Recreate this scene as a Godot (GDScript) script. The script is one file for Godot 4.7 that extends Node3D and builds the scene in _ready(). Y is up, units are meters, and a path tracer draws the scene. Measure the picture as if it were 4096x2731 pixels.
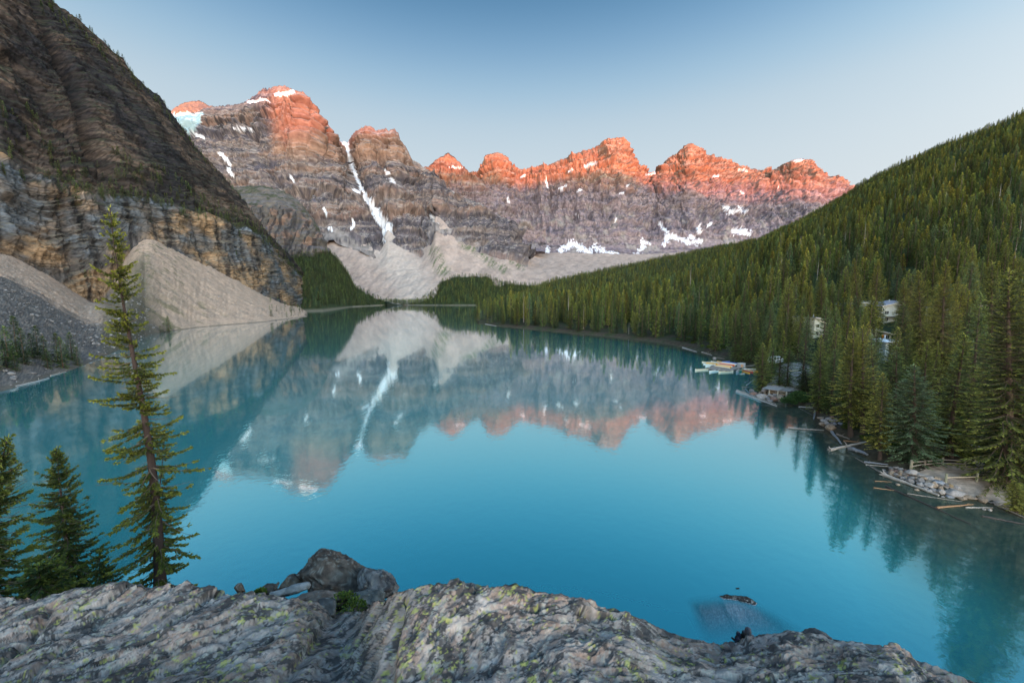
extends Node3D
# An alpine lake at dawn, seen from the top of a rockpile: red peaks, scree, forest, canoes at a dock, lichened rock in front.
# World: y up, metres, lake surface at y = 0, camera 22 m above it looking towards -z.

const F := 1584.0          # focal length in photograph pixels
const CH := 22.0           # camera height above the lake
const TILT := 0.11034      # camera pitch below the horizon (rad)
var ct := cos(TILT)
var st := sin(TILT)

var rng := RandomNumberGenerator.new()
var nA := FastNoiseLite.new()   # smooth fbm
var nB := FastNoiseLite.new()   # ridged
var nC := FastNoiseLite.new()   # plain simplex
var nD := FastNoiseLite.new()   # cellular
var M := {}
var vid := 0                    # id of the surface that the colour function picked for the vertex
var used := {}
var none: Callable

# ---------------------------------------------------------------- bearings
func ray(sx: float, sy: float) -> Vector3:
	var yc := (1365.5 - sy) / F
	var k := 1.0 / (ct + yc * st)
	return Vector3((sx - 2048.0) / F * k, (yc * ct - st) * k, -1.0)

func W(sx: float, sy: float, d: float) -> Vector3:
	return Vector3(0, CH, 0) + ray(sx, sy) * d

func G(sx: float, sy: float, h := 0.0) -> Vector3:
	var r := ray(sx, sy)
	return Vector3(0, CH, 0) + r * ((h - CH) / r.y)

func px(p: Vector3) -> Vector2:
	var q := p - Vector3(0, CH, 0)
	var zc := -q.z * ct - q.y * st
	var yc := q.y * ct - q.z * st
	if zc < 0.01:
		return Vector2(-99999, -99999)
	return Vector2(2048.0 + F * q.x / zc, 1365.5 - F * yc / zc)

# ---------------------------------------------------------------- tagging
func numbered(n: String) -> String:
	used[n] = used.get(n, -1) + 1
	return n if used[n] == 0 else "%s_%03d" % [n, used[n]]

func tag(o: Node, label := "", category := "", group := "", kind := "") -> Node:
	if label: o.set_meta("label", label)
	if category: o.set_meta("category", category)
	if group: o.set_meta("group", group)
	if kind: o.set_meta("kind", kind)
	return o

func thing(called: String, label: String, category: String, at := Vector3.ZERO, group := "") -> Node3D:
	var o := Node3D.new()
	o.name = numbered(called)
	o.position = at
	add_child(o)
	tag(o, label, category, group)
	return o

func put(called: String, mesh: Mesh, mat: Material, parent: Node = null) -> MeshInstance3D:
	var o := MeshInstance3D.new()
	o.mesh = mesh
	o.material_override = null
	if mat and mesh is ArrayMesh:
		for i in mesh.get_surface_count():
			if mesh.surface_get_material(i) == null:
				mesh.surface_set_material(i, mat)
			elif mesh.surface_get_material(i) != mat:
				o.set_surface_override_material(i, mat)
	if parent == null:
		o.name = numbered(called)
		add_child(o)
	else:
		o.name = called
		parent.add_child(o, true)
	return o

func lin(r: float, g: float, b: float) -> Color:      # an sRGB colour as linear
	return Color(r / 255.0, g / 255.0, b / 255.0).srgb_to_linear()

func arr_mesh(v: PackedVector3Array, c: PackedColorArray, idx := PackedInt32Array(), n := PackedVector3Array(), uv := PackedVector2Array()) -> ArrayMesh:
	var a := []
	a.resize(Mesh.ARRAY_MAX)
	a[Mesh.ARRAY_VERTEX] = v
	if c.size(): a[Mesh.ARRAY_COLOR] = c
	if n.size(): a[Mesh.ARRAY_NORMAL] = n
	if idx.size(): a[Mesh.ARRAY_INDEX] = idx
	if uv.size(): a[Mesh.ARRAY_TEX_UV] = uv
	var m := ArrayMesh.new()
	m.add_surface_from_arrays(Mesh.PRIMITIVE_TRIANGLES, a)
	return m

# ---------------------------------------------------------------- materials
func noise_tex(freq: float, oct: int, size := 512, seed_ := 1, lo := 0.55, hi := 1.0, kind := FastNoiseLite.TYPE_SIMPLEX_SMOOTH, bump := false) -> NoiseTexture2D:
	var n := FastNoiseLite.new()
	n.noise_type = kind
	n.seed = seed_
	n.frequency = freq
	n.fractal_octaves = oct
	n.fractal_gain = 0.6
	var t := NoiseTexture2D.new()
	t.width = size
	t.height = size
	t.seamless = true
	t.noise = n
	if not bump:
		var g := Gradient.new()
		g.set_color(0, Color(lo, lo, lo))
		g.set_color(1, Color(hi, hi, hi))
		t.color_ramp = g
	return t

func mat(col := Color.WHITE, rough := 0.9, vc := true) -> StandardMaterial3D:
	var m := StandardMaterial3D.new()
	m.albedo_color = col
	m.roughness = rough
	m.metallic_specular = 0.3
	m.vertex_color_use_as_albedo = vc
	return m

func rock_mat(scale: float, bump_cm: float, lo := 0.6, seed_ := 3) -> StandardMaterial3D:
	var m := mat()
	m.uv1_triplanar = true
	m.uv1_world_triplanar = true
	m.uv1_scale = Vector3.ONE * scale
	m.albedo_texture = noise_tex(0.012, 6, 512, seed_, lo, 1.0)
	if bump_cm > 0.0:
		m.heightmap_enabled = true
		m.heightmap_texture = noise_tex(0.02, 6, 512, seed_ + 5, 0, 1, FastNoiseLite.TYPE_SIMPLEX_SMOOTH, true)
		m.heightmap_scale = bump_cm
	return m

# ---------------------------------------------------------------- terrain patches
func row_at(pts: Array, x: float) -> Vector2:      # pts: Vector3(x, a, b) sorted by x -> (a, b)
	var n := pts.size()
	if x <= pts[0].x: return Vector2(pts[0].y, pts[0].z)
	for i in range(1, n):
		if x <= pts[i].x:
			var t: float = (x - pts[i - 1].x) / maxf(pts[i].x - pts[i - 1].x, 1e-6)
			return Vector2(lerpf(pts[i - 1].y, pts[i].y, t), lerpf(pts[i - 1].z, pts[i].z, t))
	return Vector2(pts[n - 1].y, pts[n - 1].z)

func row_w(pts: Array, x0: float, x1: float, nu: int) -> PackedVector3Array:
	var r := PackedVector3Array()
	for i in nu + 1:
		var x := lerpf(x0, x1, float(i) / nu)
		var q := row_at(pts, x)
		r.append(W(x, q.x, q.y))
	return r

func row_mix(a: PackedVector3Array, b: PackedVector3Array, t: float, out := 0.0, up := 0.0) -> PackedVector3Array:
	var r := PackedVector3Array()
	for i in a.size():
		var p := a[i].lerp(b[i], t)
		var away := Vector3(p.x, 0, p.z).normalized()
		r.append(p + away * out + Vector3(0, up, 0))
	return r

func row_off(a: PackedVector3Array, away_m: float, up: float) -> PackedVector3Array:
	return row_mix(a, a, 0.0, away_m, up)

func grid_normals(P: PackedVector3Array, nu: int, nv: int) -> PackedVector3Array:
	var N := PackedVector3Array()
	N.resize(P.size())
	var w := nu + 1
	for j in nv + 1:
		var j0 := maxi(j - 1, 0) * w
		var j1 := mini(j + 1, nv) * w
		for i in w:
			var du := P[j * w + mini(i + 1, nu)] - P[j * w + maxi(i - 1, 0)]
			var dv := P[j1 + i] - P[j0 + i]
			N[j * w + i] = dv.cross(du).normalized()
	return N

# rows: world polylines from the back/top to the front/bottom; segs: steps between them.
func patch(rows: Array, segs: Array, nu: int, disp: Callable, colf: Callable) -> Dictionary:
	var P := PackedVector3Array()
	var V := PackedFloat32Array()
	var w := nu + 1
	var nv := 0
	for k in segs.size():
		var a: PackedVector3Array = rows[k]
		var b: PackedVector3Array = rows[k + 1]
		var last: bool = k == segs.size() - 1
		var n: int = segs[k]
		for s in n + (1 if last else 0):
			var t := float(s) / n
			for i in w:
				P.append(a[i].lerp(b[i], t))
			V.append(k + t)
			nv += 1
	nv -= 1
	var N := grid_normals(P, nu, nv)
	var Q := P.duplicate()
	if disp.is_valid():
		for j in nv + 1:
			var v := V[j]
			for i in w:
				var n := j * w + i
				Q[n] = disp.call(P[n], N[n], float(i) / nu, v)
		N = grid_normals(Q, nu, nv)
	var C := PackedColorArray()
	C.resize(Q.size())
	var I := PackedByteArray()
	I.resize(Q.size())
	for j in nv + 1:
		var v := V[j]
		for i in w:
			var n := j * w + i
			vid = 0
			C[n] = colf.call(Q[n], N[n], float(i) / nu, v)
			I[n] = vid
	return {"P": Q, "N": N, "C": C, "I": I, "V": V, "nu": nu, "nv": nv}

func patch_mesh(g: Dictionary, id := 0, lift := 0.0) -> ArrayMesh:      # the quads whose surface id is «id»
	var P: PackedVector3Array = g.P
	var N: PackedVector3Array = g.N
	var C: PackedColorArray = g.C
	var I: PackedByteArray = g.I
	var nu: int = g.nu
	var w := nu + 1
	var idx := PackedInt32Array()
	var map := PackedInt32Array()
	map.resize(P.size())
	map.fill(-1)
	var v := PackedVector3Array()
	var n := PackedVector3Array()
	var c := PackedColorArray()
	for j in int(g.nv):
		for i in nu:
			var a := j * w + i
			var q := [a, a + 1, a + w, a + w + 1]
			var m := maxi(maxi(I[a], I[a + 1]), maxi(I[a + w], I[a + w + 1]))
			if m != id: continue
			for k in q:
				if map[k] < 0:
					map[k] = v.size()
					v.append(P[k] + N[k] * lift)
					n.append(N[k])
					c.append(C[k])
			idx.append_array([map[a], map[a + 1], map[a + w], map[a + 1], map[a + w + 1], map[a + w]])
	if v.is_empty(): return null
	return arr_mesh(v, c, idx, n)

func poly_dist(p: Vector2, line: Array) -> Vector2:       # (distance, position 0..1 along the line)
	var best := Vector2(1e9, 0)
	for i in line.size() - 1:
		var a: Vector2 = line[i]
		var b: Vector2 = line[i + 1]
		var ab := b - a
		var t := clampf((p - a).dot(ab) / maxf(ab.length_squared(), 1e-6), 0, 1)
		var d := p.distance_to(a + ab * t)
		if d < best.x: best = Vector2(d, (i + t) / (line.size() - 1))
	return best

# ---------------------------------------------------------------- small solids
class MB:                                    # collects flat-shaded triangles
	var v := PackedVector3Array()
	var c := PackedColorArray()
	var col := Color.WHITE
	func tri(a: Vector3, b: Vector3, d: Vector3) -> void:
		v.append(a); v.append(b); v.append(d)
		c.append(col); c.append(col); c.append(col)
	func quad(a: Vector3, b: Vector3, d: Vector3, e: Vector3) -> void:
		tri(a, b, d); tri(a, d, e)
	func box(t: Transform3D, s: Vector3, bev := 0.0) -> void:
		var h := s * 0.5
		if bev <= 0.0:
			var k := []
			for z in [-1, 1]:
				for y in [-1, 1]:
					for x in [-1, 1]:
						k.append(t * Vector3(x * h.x, y * h.y, z * h.z))
			quad(k[0], k[2], k[3], k[1]); quad(k[5], k[7], k[6], k[4]); quad(k[4], k[6], k[2], k[0])
			quad(k[1], k[3], k[7], k[5]); quad(k[2], k[6], k[7], k[3]); quad(k[4], k[0], k[1], k[5])
			return
		var e := minf(bev, minf(h.x, minf(h.y, h.z)) * 0.5)
		var rings := []
		for q in [[-h.y, -e], [-h.y + e, 0.0], [h.y - e, 0.0], [h.y, -e]]:
			var hx: float = h.x + q[1]
			var hz: float = h.z + q[1]
			var r := []
			for o in [[-hx, -hz + e], [-hx + e, -hz], [hx - e, -hz], [hx, -hz + e], [hx, hz - e], [hx - e, hz], [-hx + e, hz], [-hx, hz - e]]:
				r.append(t * Vector3(o[0], q[0], o[1]))
			rings.append(r)
		for k in 3:
			for i in 8:
				var j := (i + 1) % 8
				quad(rings[k][i], rings[k + 1][i], rings[k + 1][j], rings[k][j])
		for i in range(1, 7):
			tri(rings[3][0], rings[3][i + 1], rings[3][i])
			tri(rings[0][0], rings[0][i], rings[0][i + 1])
	func tube(pts: Array, rad: Array, sides: int, caps := true) -> void:
		var rings := []
		var up := Vector3.UP
		for i in pts.size():
			var d: Vector3 = (pts[mini(i + 1, pts.size() - 1)] - pts[maxi(i - 1, 0)]).normalized()
			if absf(d.dot(up)) > 0.95: up = Vector3(1, 0, 0.2).normalized()
			var s := d.cross(up).normalized()
			var u := s.cross(d)
			up = u
			var r := []
			for k in sides:
				var a := TAU * k / sides
				r.append(pts[i] + (s * cos(a) + u * sin(a)) * rad[i])
			rings.append(r)
		for i in pts.size() - 1:
			for k in sides:
				var k2 := (k + 1) % sides
				quad(rings[i][k], rings[i + 1][k], rings[i + 1][k2], rings[i][k2])
		if caps:
			var e := pts.size() - 1
			for k in range(1, sides - 1):
				tri(rings[0][0], rings[0][k], rings[0][k + 1])
				tri(rings[e][0], rings[e][k + 1], rings[e][k])
	func mesh() -> ArrayMesh:
		var a := []
		a.resize(Mesh.ARRAY_MAX)
		a[Mesh.ARRAY_VERTEX] = v
		a[Mesh.ARRAY_COLOR] = c
		var m := ArrayMesh.new()
		m.add_surface_from_arrays(Mesh.PRIMITIVE_TRIANGLES, a)
		return m

# ---------------------------------------------------------------- right shore and forested hill: a height over (bearing a = x/-z, distance d)
var shore_px := [[1880, 1284], [1905, 1290], [2000, 1303], [2100, 1312], [2300, 1331], [2500, 1350], [2650, 1368], [2750, 1388], [2850, 1412], [2930, 1434], [3000, 1449], [3035, 1460], [3046, 1560], [3062, 1588], [3140, 1606], [3200, 1625], [3240, 1640], [3258, 1662], [3280, 1700], [3310, 1742], [3350, 1768], [3400, 1788], [3470, 1835], [3520, 1868], [3560, 1898], [3620, 1932], [3700, 1966], [3760, 1986], [3850, 2000], [3950, 2016], [4010, 2035], [4096, 2078], [4300, 2160], [4900, 2420], [5800, 2900]]
var sky_px := [[1880, 1250, 620], [2000, 1226, 760], [2100, 1178, 950], [2230, 1122, 1150], [2380, 1092, 1300], [2595, 1046, 1400], [2884, 988, 1450], [3029, 962, 1420], [3173, 900, 1380], [3368, 790, 1280], [3483, 715, 1200], [3744, 592, 1100], [4096, 455, 950], [4900, 160, 800], [5800, -150, 700]]
var land_a := PackedFloat32Array()      # bearings of the columns
var land_d := []                        # per column: distances of the knots
var land_y := []
const LAND_S := [-60.0, -22.0, -9.0, -3.5, 0.0, 2.5, 8.0]
const LAND_H := [-14.0, -6.0, -1.5, -0.6, 0.0, 1.15, 1.35]

func land_setup() -> void:
	var sh := []
	for q in shore_px:
		var p := G(q[0], q[1])
		sh.append(Vector3(p.x / -p.z, -p.z, 0))
	var sk := []
	for q in sky_px:
		var p := W(q[0], q[1], q[2])
		sk.append(Vector3(p.x / -p.z, -p.z, p.y))
	var bank := [Vector3(-0.1, 30, 2), Vector3(0.28, 25, 3), Vector3(0.6, 14, 2), Vector3(0.637, 38, 2.0), Vector3(0.78, 45, 2.2), Vector3(0.9, 42, 2.2), Vector3(1.05, 40, 2), Vector3(1.7, 30, 2)]
	var hut := [Vector3(-0.1, 90, 4), Vector3(0.28, 120, 12), Vector3(0.6, 84, 11), Vector3(0.637, 78, 9), Vector3(0.78, 92, 9), Vector3(0.95, 104, 12), Vector3(1.25, 105, 14), Vector3(1.7, 100, 16)]
	var midk := [Vector3(-0.1, 200, 4.5), Vector3(0.14, 420, 16), Vector3(0.4, 520, 50), Vector3(0.65, 480, 95), Vector3(0.9, 430, 125), Vector3(1.2, 380, 140), Vector3(1.7, 320, 150)]
	for k in 261:
		var a := lerpf(-0.105, 2.40, k / 260.0)
		var s := row_at(sh, a).x
		var ds := []
		var ys := []
		for i in LAND_S.size():
			ds.append(s + LAND_S[i] * (1.0 if LAND_S[i] >= 0 or s > 75 else 0.7))
			ys.append(LAND_H[i])
		for r in [bank, hut, midk]:
			var q := row_at(r, a)
			ds.append(s + q.x)
			ys.append(q.y)
		var q := row_at(sk, a)
		ds.append(q.x); ys.append(q.y)
		ds.append(q.x + 150); ys.append(q.y + 5)
		ds.append(q.x + 500); ys.append(q.y - 60)
		var tip := smoothstep(-0.098, -0.088, a)
		for i in ys.size():
			ys[i] = lerpf(-9.0, ys[i], tip)
			if i > 0: ds[i] = maxf(ds[i], ds[i - 1] + 0.5)
		land_a.append(a)
		land_d.append(ds)
		land_y.append(ys)

func col_y(k: int, d: float) -> float:
	var ds: Array = land_d[k]
	var ys: Array = land_y[k]
	if d <= ds[0]: return ys[0]
	for i in range(1, ds.size()):
		if d <= ds[i]:
			return lerpf(ys[i - 1], ys[i], (d - ds[i - 1]) / (ds[i] - ds[i - 1]))
	return ys[ds.size() - 1]

func land(x: float, z: float) -> float:          # height of the right-hand ground
	var d := -z
	var f := (x / d + 0.105) / 2.505 * 260.0
	f = clampf(f, 0, 259.999)
	var k := int(f)
	var y := lerpf(col_y(k, d), col_y(k + 1, d), f - k)
	if y > 1.5:
		y += nA.get_noise_2d(x / 60.0, z / 60.0) * minf((y - 1.5) * 0.25, 9.0)
	return y

func on_land(sx: float, sy: float, lift := 0.0) -> Vector3:     # where the sight line through a pixel meets that ground
	var r := ray(sx, sy)
	var d := 20.0
	while d < 1500.0:
		var p := Vector3(0, CH, 0) + r * d
		if p.y <= land(p.x, p.z) + lift:
			var lo := d * 0.985 - 0.3
			for i in 8:
				var m := (lo + d) * 0.5
				p = Vector3(0, CH, 0) + r * m
				if p.y <= land(p.x, p.z) + lift: d = m
				else: lo = m
			p = Vector3(0, CH, 0) + r * d
			p.y = land(p.x, p.z)
			return p
		d = d * 1.012 + 0.3
	return Vector3(0, CH, 0) + r * 300.0

func build_land() -> void:
	var rows := []
	var nu := 640
	var nk: int = land_d[0].size()
	for i in nk:
		var r := PackedVector3Array()
		for u in nu + 1:
			var a := lerpf(-0.105, 2.40, float(u) / nu)
			var f := minf(float(u) / nu * 260.0, 259.999)
			var k := int(f)
			var d := lerpf(land_d[k][i], land_d[k + 1][i], f - k)
			r.append(Vector3(a * d, 0, -d))
		rows.append(r)
	rows.reverse()
	var disp := func(p: Vector3, _n: Vector3, _u: float, _v: float) -> Vector3:
		var y := land(p.x, p.z)
		if y < 1.6: y += nA.get_noise_2d(p.x / 3.0, p.z / 3.0) * 0.12
		return Vector3(p.x, y, p.z)
	var soil := Color(0.075, 0.058, 0.040)
	var moss := Color(0.040, 0.062, 0.022)
	var bed := Color(0.16, 0.135, 0.085)
	var colf := func(p: Vector3, n: Vector3, _u: float, _v: float) -> Color:
		var t := nA.get_noise_2d(p.x / 9.0, p.z / 9.0)
		if p.y < 0.05:
			return bed.lerp(Color(0.10, 0.10, 0.06), clampf(0.5 + t, 0, 1))
		var c := soil.lerp(moss, smoothstep(-0.25, 0.25, t + (p.y - 1.5) * 0.05))
		if p.y < 1.25: c = c.lerp(Color(0.13, 0.105, 0.075), 0.7 if p.z > -110.0 else 0.25)
		return c
	# back to front: [far drop, beyond crest, crest, mid, hut, bank, +8, +2.5, 0, -3.5, -9, -22, -60]
	var g := patch(rows, [4, 4, 60, 34, 16, 14, 6, 4, 4, 4, 4, 4], nu, disp, colf)
	var o := put("ground", patch_mesh(g), M.soil)
	tag(o, "forest floor and lake shore rising into the long wooded hillside on the right", "ground", "", "structure")

# ---------------------------------------------------------------- left mountain
var lm_sky := [Vector3(-700, -1500, 430), Vector3(-300, -760, 470), Vector3(-40, -330, 500), Vector3(183, -8, 545), Vector3(304, 85, 565), Vector3(402, 172, 585), Vector3(500, 270, 612), Vector3(560, 330, 628), Vector3(625, 395, 645), Vector3(688, 468, 665), Vector3(759, 574, 690), Vector3(857, 680, 720), Vector3(955, 797, 745), Vector3(1027, 904, 770), Vector3(1089, 976, 795), Vector3(1152, 1030, 830), Vector3(1200, 1085, 870)]
var lm_led := [Vector3(-700, 500, 270), Vector3(-150, 600, 305), Vector3(0, 625, 320), Vector3(134, 700, 345), Vector3(300, 745, 372), Vector3(446, 775, 405), Vector3(625, 812, 445), Vector3(804, 862, 500), Vector3(900, 885, 535), Vector3(982, 905, 580), Vector3(1072, 975, 650), Vector3(1152, 1065, 740), Vector3(1200, 1110, 800)]
var lm_base := [Vector3(-700, 800, 215), Vector3(-150, 960, 255), Vector3(0, 1012, 275), Vector3(120, 1062, 295), Vector3(223, 1116, 312), Vector3(330, 1200, 325), Vector3(400, 1200, 335), Vector3(440, 1135, 348), Vector3(500, 1030, 368), Vector3(540, 955, 384), Vector3(565, 938, 392), Vector3(625, 960, 402), Vector3(714, 1012, 420), Vector3(893, 1092, 465), Vector3(1000, 1150, 495), Vector3(1072, 1190, 525), Vector3(1152, 1225, 590), Vector3(1200, 1228, 660)]
var ls_shore := [Vector3(-700, 1820, 0), Vector3(-150, 1625, 0), Vector3(0, 1566, 0), Vector3(120, 1532, 0), Vector3(209, 1500, 0), Vector3(279, 1482, 0), Vector3(400, 1432, 0), Vector3(505, 1384, 0), Vector3(575, 1345, 0), Vector3(644, 1330, 0), Vector3(784, 1310, 0), Vector3(900, 1300, 0), Vector3(1045, 1289, 0), Vector3(1150, 1277, 0), Vector3(1200, 1271, 0), Vector3(1228, 1268, 0)]
var lm: Dictionary
var lscree: Dictionary

func build_left() -> void:
	var nu := 500
	var x0 := -1100.0
	var x1 := 1200.0
	var S := row_w(lm_sky, x0, x1, nu)
	var L := row_w(lm_led, x0, x1, nu)
	var B := row_w(lm_base, x0, x1, nu)
	var L2 := row_mix(L, B, 0.45, -4.0, 0.0)
	for i in nu + 1:
		L2[i].y = lerpf(L[i].y, B[i].y, 0.16)
	var back := row_off(S, 130, -35)
	var crack := [Vector2(95, -60), Vector2(140, 60), Vector2(190, 170), Vector2(235, 260), Vector2(290, 350), Vector2(330, 470), Vector2(375, 600), Vector2(420, 690)]
	var crack2 := [Vector2(-60, 200), Vector2(60, 260), Vector2(150, 380), Vector2(250, 520), Vector2(330, 640)]
	var rows := [row_off(back, 300, -260), back, S, row_mix(S, L, 0.3, -22), row_mix(S, L, 0.65, -14), L, L2, row_mix(L2, B, 0.5, 6), B, row_off(B, -14, -14)]
	var disp := func(p: Vector3, n: Vector3, u: float, v: float) -> Vector3:
		var sx := lerpf(x0, x1, u)
		var k := smoothstep(1.2, 2.6, v)
		var along := p.x * 0.6 - p.z * 0.8
		var h := p.y + 10.0 * nA.get_noise_3d(p.x / 120.0, p.y / 120.0, p.z / 120.0) + along * 0.42 * smoothstep(360.0, 120.0, sx)
		var s1 := nC.get_noise_2d(h / 9.0, along / 160.0)
		var s2 := nC.get_noise_2d(h / 2.6 + 50.0, along / 60.0)
		var gul := nB.get_noise_3d(p.x / 70.0, p.y / 210.0, p.z / 70.0)
		var t1 := h / 7.5 + 0.5 * s1
		var t2 := h / 2.6 + s2
		var d := s1 * 2.6 + s2 * 0.8 + (t1 - floorf(t1)) * 2.3 + (t2 - floorf(t2)) * 0.9 + gul * 7.0 + nA.get_noise_3d(p.x / 30.0, p.y / 30.0, p.z / 30.0) * 4.5
		if v > 5.6:        # the lower cliff: vertical ribs and blocks
			var rib := nB.get_noise_2d(along / 22.0, p.y / 130.0)
			var blk := nC.get_noise_2d(along / 7.0, h / 16.0)
			d = s1 * 1.6 + s2 * 0.6 + (t1 - floorf(t1)) * 1.8 + (t2 - floorf(t2)) * 0.7 + rib * 6.5 + blk * 2.0 + nA.get_noise_3d(p.x / 22.0, p.y / 22.0, p.z / 22.0) * 4.0
			if v > 7.7: d *= clampf((8.2 - v) * 2.0, 0.0, 1.0)
		var q := px(p)
		if v < 5.2 and q.x < 520:
			var c := poly_dist(q, crack)
			d -= 26.0 * exp(-pow(c.x / (16.0 + 14.0 * c.y), 2.0))
			var c2 := poly_dist(q, crack2)
			d -= 12.0 * exp(-pow(c2.x / 26.0, 2.0))
		return p + n * d * k + Vector3(0, (1.0 - k) * 7.0 * nA.get_noise_2d(along / 14.0, 3.0), 0)
	var colf := func(p: Vector3, n: Vector3, u: float, v: float) -> Color:
		var along := p.x * 0.6 - p.z * 0.8
		var h := p.y + 14.0 * nA.get_noise_3d(p.x / 150.0, p.y / 150.0, p.z / 150.0) + along * 0.42 * smoothstep(360.0, 120.0, lerpf(x0, x1, u))
		var b := nC.get_noise_2d(h / 12.0, along / 220.0)
		var fine := nC.get_noise_2d(h / 3.0, along / 50.0)
		var big := nA.get_noise_3d(p.x / 130.0, p.y / 130.0, p.z / 130.0)
		var c := Color(0.040, 0.033, 0.030).lerp(Color(0.135, 0.098, 0.074), smoothstep(-0.25, 0.45, b * 0.7 + big + 0.25 * fine))
		c = c.lerp(Color(0.036, 0.034, 0.037), smoothstep(0.0, 0.4, -big + 0.3 * b))
		if v > 5.5:
			var stv := nC.get_noise_2d(along / 11.0, p.y / 140.0)
			var warm := nA.get_noise_2d(along / 60.0, p.y / 50.0)
			c = Color(0.15, 0.132, 0.118).lerp(Color(0.40, 0.26, 0.15), smoothstep(-0.1, 0.35, warm + 0.2 * b))
			c = c.lerp(Color(0.15, 0.165, 0.18), smoothstep(0.05, 0.35, -warm + 0.15 * fine))
			c = c.lerp(Color(0.045, 0.042, 0.042), 0.85 * smoothstep(0.12, 0.5, stv + 0.4 * nA.get_noise_2d(along / 25.0, p.y / 60.0)))
		var tj := h / 7.5 + 0.5 * fine
		var tk := h / 2.6 + 0.7 * b
		c = c.lerp(c * 0.35, 0.75 * smoothstep(0.26, 0.06, tj - floorf(tj)))
		c = c.lerp(c * 1.5, 0.8 * smoothstep(0.72, 0.9, tk - floorf(tk)) * smoothstep(-0.2, 0.2, big + 0.1))
		var ck := nB.get_noise_2d(along / 13.0 + fine, p.y / 45.0)
		c = c.lerp(c * 0.22, 0.8 * smoothstep(0.35, 0.75, ck + 0.3 * b))
		var g := nA.get_noise_3d(p.x / 26.0, p.y / 26.0, p.z / 26.0)
		if n.y > 0.5:
			var veg := smoothstep(0.58, 0.82, n.y + g * 0.35)
			c = c.lerp(Color(0.060, 0.062, 0.032) if v < 6.2 else Color(0.20, 0.17, 0.12), veg * 0.7)
		return c * (1.0 + 0.35 * fine)
	lm = patch(rows, [5, 5, 75, 75, 75, 20, 60, 55, 5], nu, disp, colf)
	tag(put("mountain", patch_mesh(lm), M.rock), "dark layered rock mountain rising steeply above the left shore", "mountain", "", "structure")

	# scree fans below it
	var x2 := 1228.0
	var B2 := row_w(lm_base, x0, x2, nu)
	var B3 := B2.duplicate()
	for i in range(1, nu):
		var m := Vector3.ZERO
		var k := mini(14, mini(i, nu - i))
		for o in range(-k, k + 1): m += B3[i + o]
		B2[i] = m / (2 * k + 1)
	var sh := PackedVector3Array()
	for i in nu + 1:
		var x := lerpf(x0, x2, float(i) / nu)
		var p := G(x, row_at(ls_shore, x).x)
		sh.append(p)
	var up := row_off(B2, 18, 10)
	for i in nu + 1:
		var e := smoothstep(1080.0, 1160.0, lerpf(x0, x2, float(i) / nu))
		up[i] = up[i].lerp(B2[i] + Vector3(0, -14, -20), e)
		B2[i].y = lerpf(B2[i].y, -1.0, smoothstep(1190.0, 1228.0, lerpf(x0, x2, float(i) / nu)))
	var sdisp := func(p: Vector3, n: Vector3, u: float, v: float) -> Vector3:
		var sx := lerpf(x0, x2, u)
		var dark := smoothstep(430.0, 330.0, sx + (v - 1.0) * -140.0)
		var d := nA.get_noise_2d(p.x / 18.0, p.z / 18.0) * 1.6
		var valley := sx - lerpf(400.0, 590.0, clampf(v - 1.0, 0, 1))
		d -= 6.0 * exp(-pow(valley / 60.0, 2.0)) * clampf((2.0 - v) * 2.0, 0, 1)
		d += 3.0 * sin(clampf((v - 1.0), 0, 1) * PI) * exp(-pow((sx - lerpf(560.0, 800.0, clampf(v - 1.0, 0, 1))) / 190.0, 2.0))
		d += dark * (nB.get_noise_2d(p.x / 6.0, p.z / 6.0) * 0.9 + nC.get_noise_2d(p.x / 2.4, p.z / 2.4) * 0.55)
		d += (1.0 - dark) * 0.7 * nB.get_noise_2d(sx / 22.0 + 0.4 * nA.get_noise_2d(p.x / 30.0, p.z / 30.0), v * 1.1)
		var k := clampf((2.0 - v) * 8.0, 0.0, 1.0)
		return p + Vector3(0, d * k + nA.get_noise_2d(p.x / 5.0, p.z / 5.0) * 0.5 * k, 0)
	var scol := func(p: Vector3, n: Vector3, u: float, v: float) -> Color:
		var sx := lerpf(x0, x2, u)
		var t := clampf(v - 1.0, 0, 1)
		var a := nA.get_noise_2d(p.x / 14.0, p.z / 14.0)
		var f := nC.get_noise_2d(p.x / 1.7, p.z / 1.7)
		var tan_ := Color(0.52, 0.365, 0.26).lerp(Color(0.41, 0.30, 0.22), smoothstep(-0.2, 0.4, a))
		var grey := Color(0.225, 0.19, 0.16).lerp(Color(0.10, 0.092, 0.086), smoothstep(-0.3, 0.3, f + a * 0.5))
		# grey boulder talus fills the lower left, tan gravel its upper part and the fan to the right
		var line := lerpf(-330.0, 470.0, t) + 90.0 * a
		var c := tan_.lerp(grey, smoothstep(0.0, -140.0, sx - line - 260.0 * smoothstep(0.15, 0.6, t)) * smoothstep(0.12, 0.4, t + a * 0.2))
		c = c.lerp(grey, smoothstep(60.0, 20.0, absf(sx - lerpf(390.0, 570.0, t)) + a * 30.0) * 0.7)
		c *= 1.0 + 0.13 * nC.get_noise_2d(sx / 14.0 + a, v * 1.3)
		# thin grass on the foot of the fan
		var grass := smoothstep(0.1, 0.35, nA.get_noise_2d(p.x / 25.0 + 9.0, p.z / 25.0)) * smoothstep(0.5, 0.95, t) * smoothstep(430.0, 560.0, sx) * smoothstep(1000.0, 760.0, sx)
		c = c.lerp(Color(0.115, 0.115, 0.045), grass * 0.75)
		c = c.lerp(Color(0.135, 0.115, 0.075), 0.8 * smoothstep(lerpf(600.0, 690.0, t), lerpf(545.0, 570.0, t), sx + 40.0 * a) * smoothstep(0.12, 0.4, t) * smoothstep(380.0, 440.0, sx))
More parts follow.
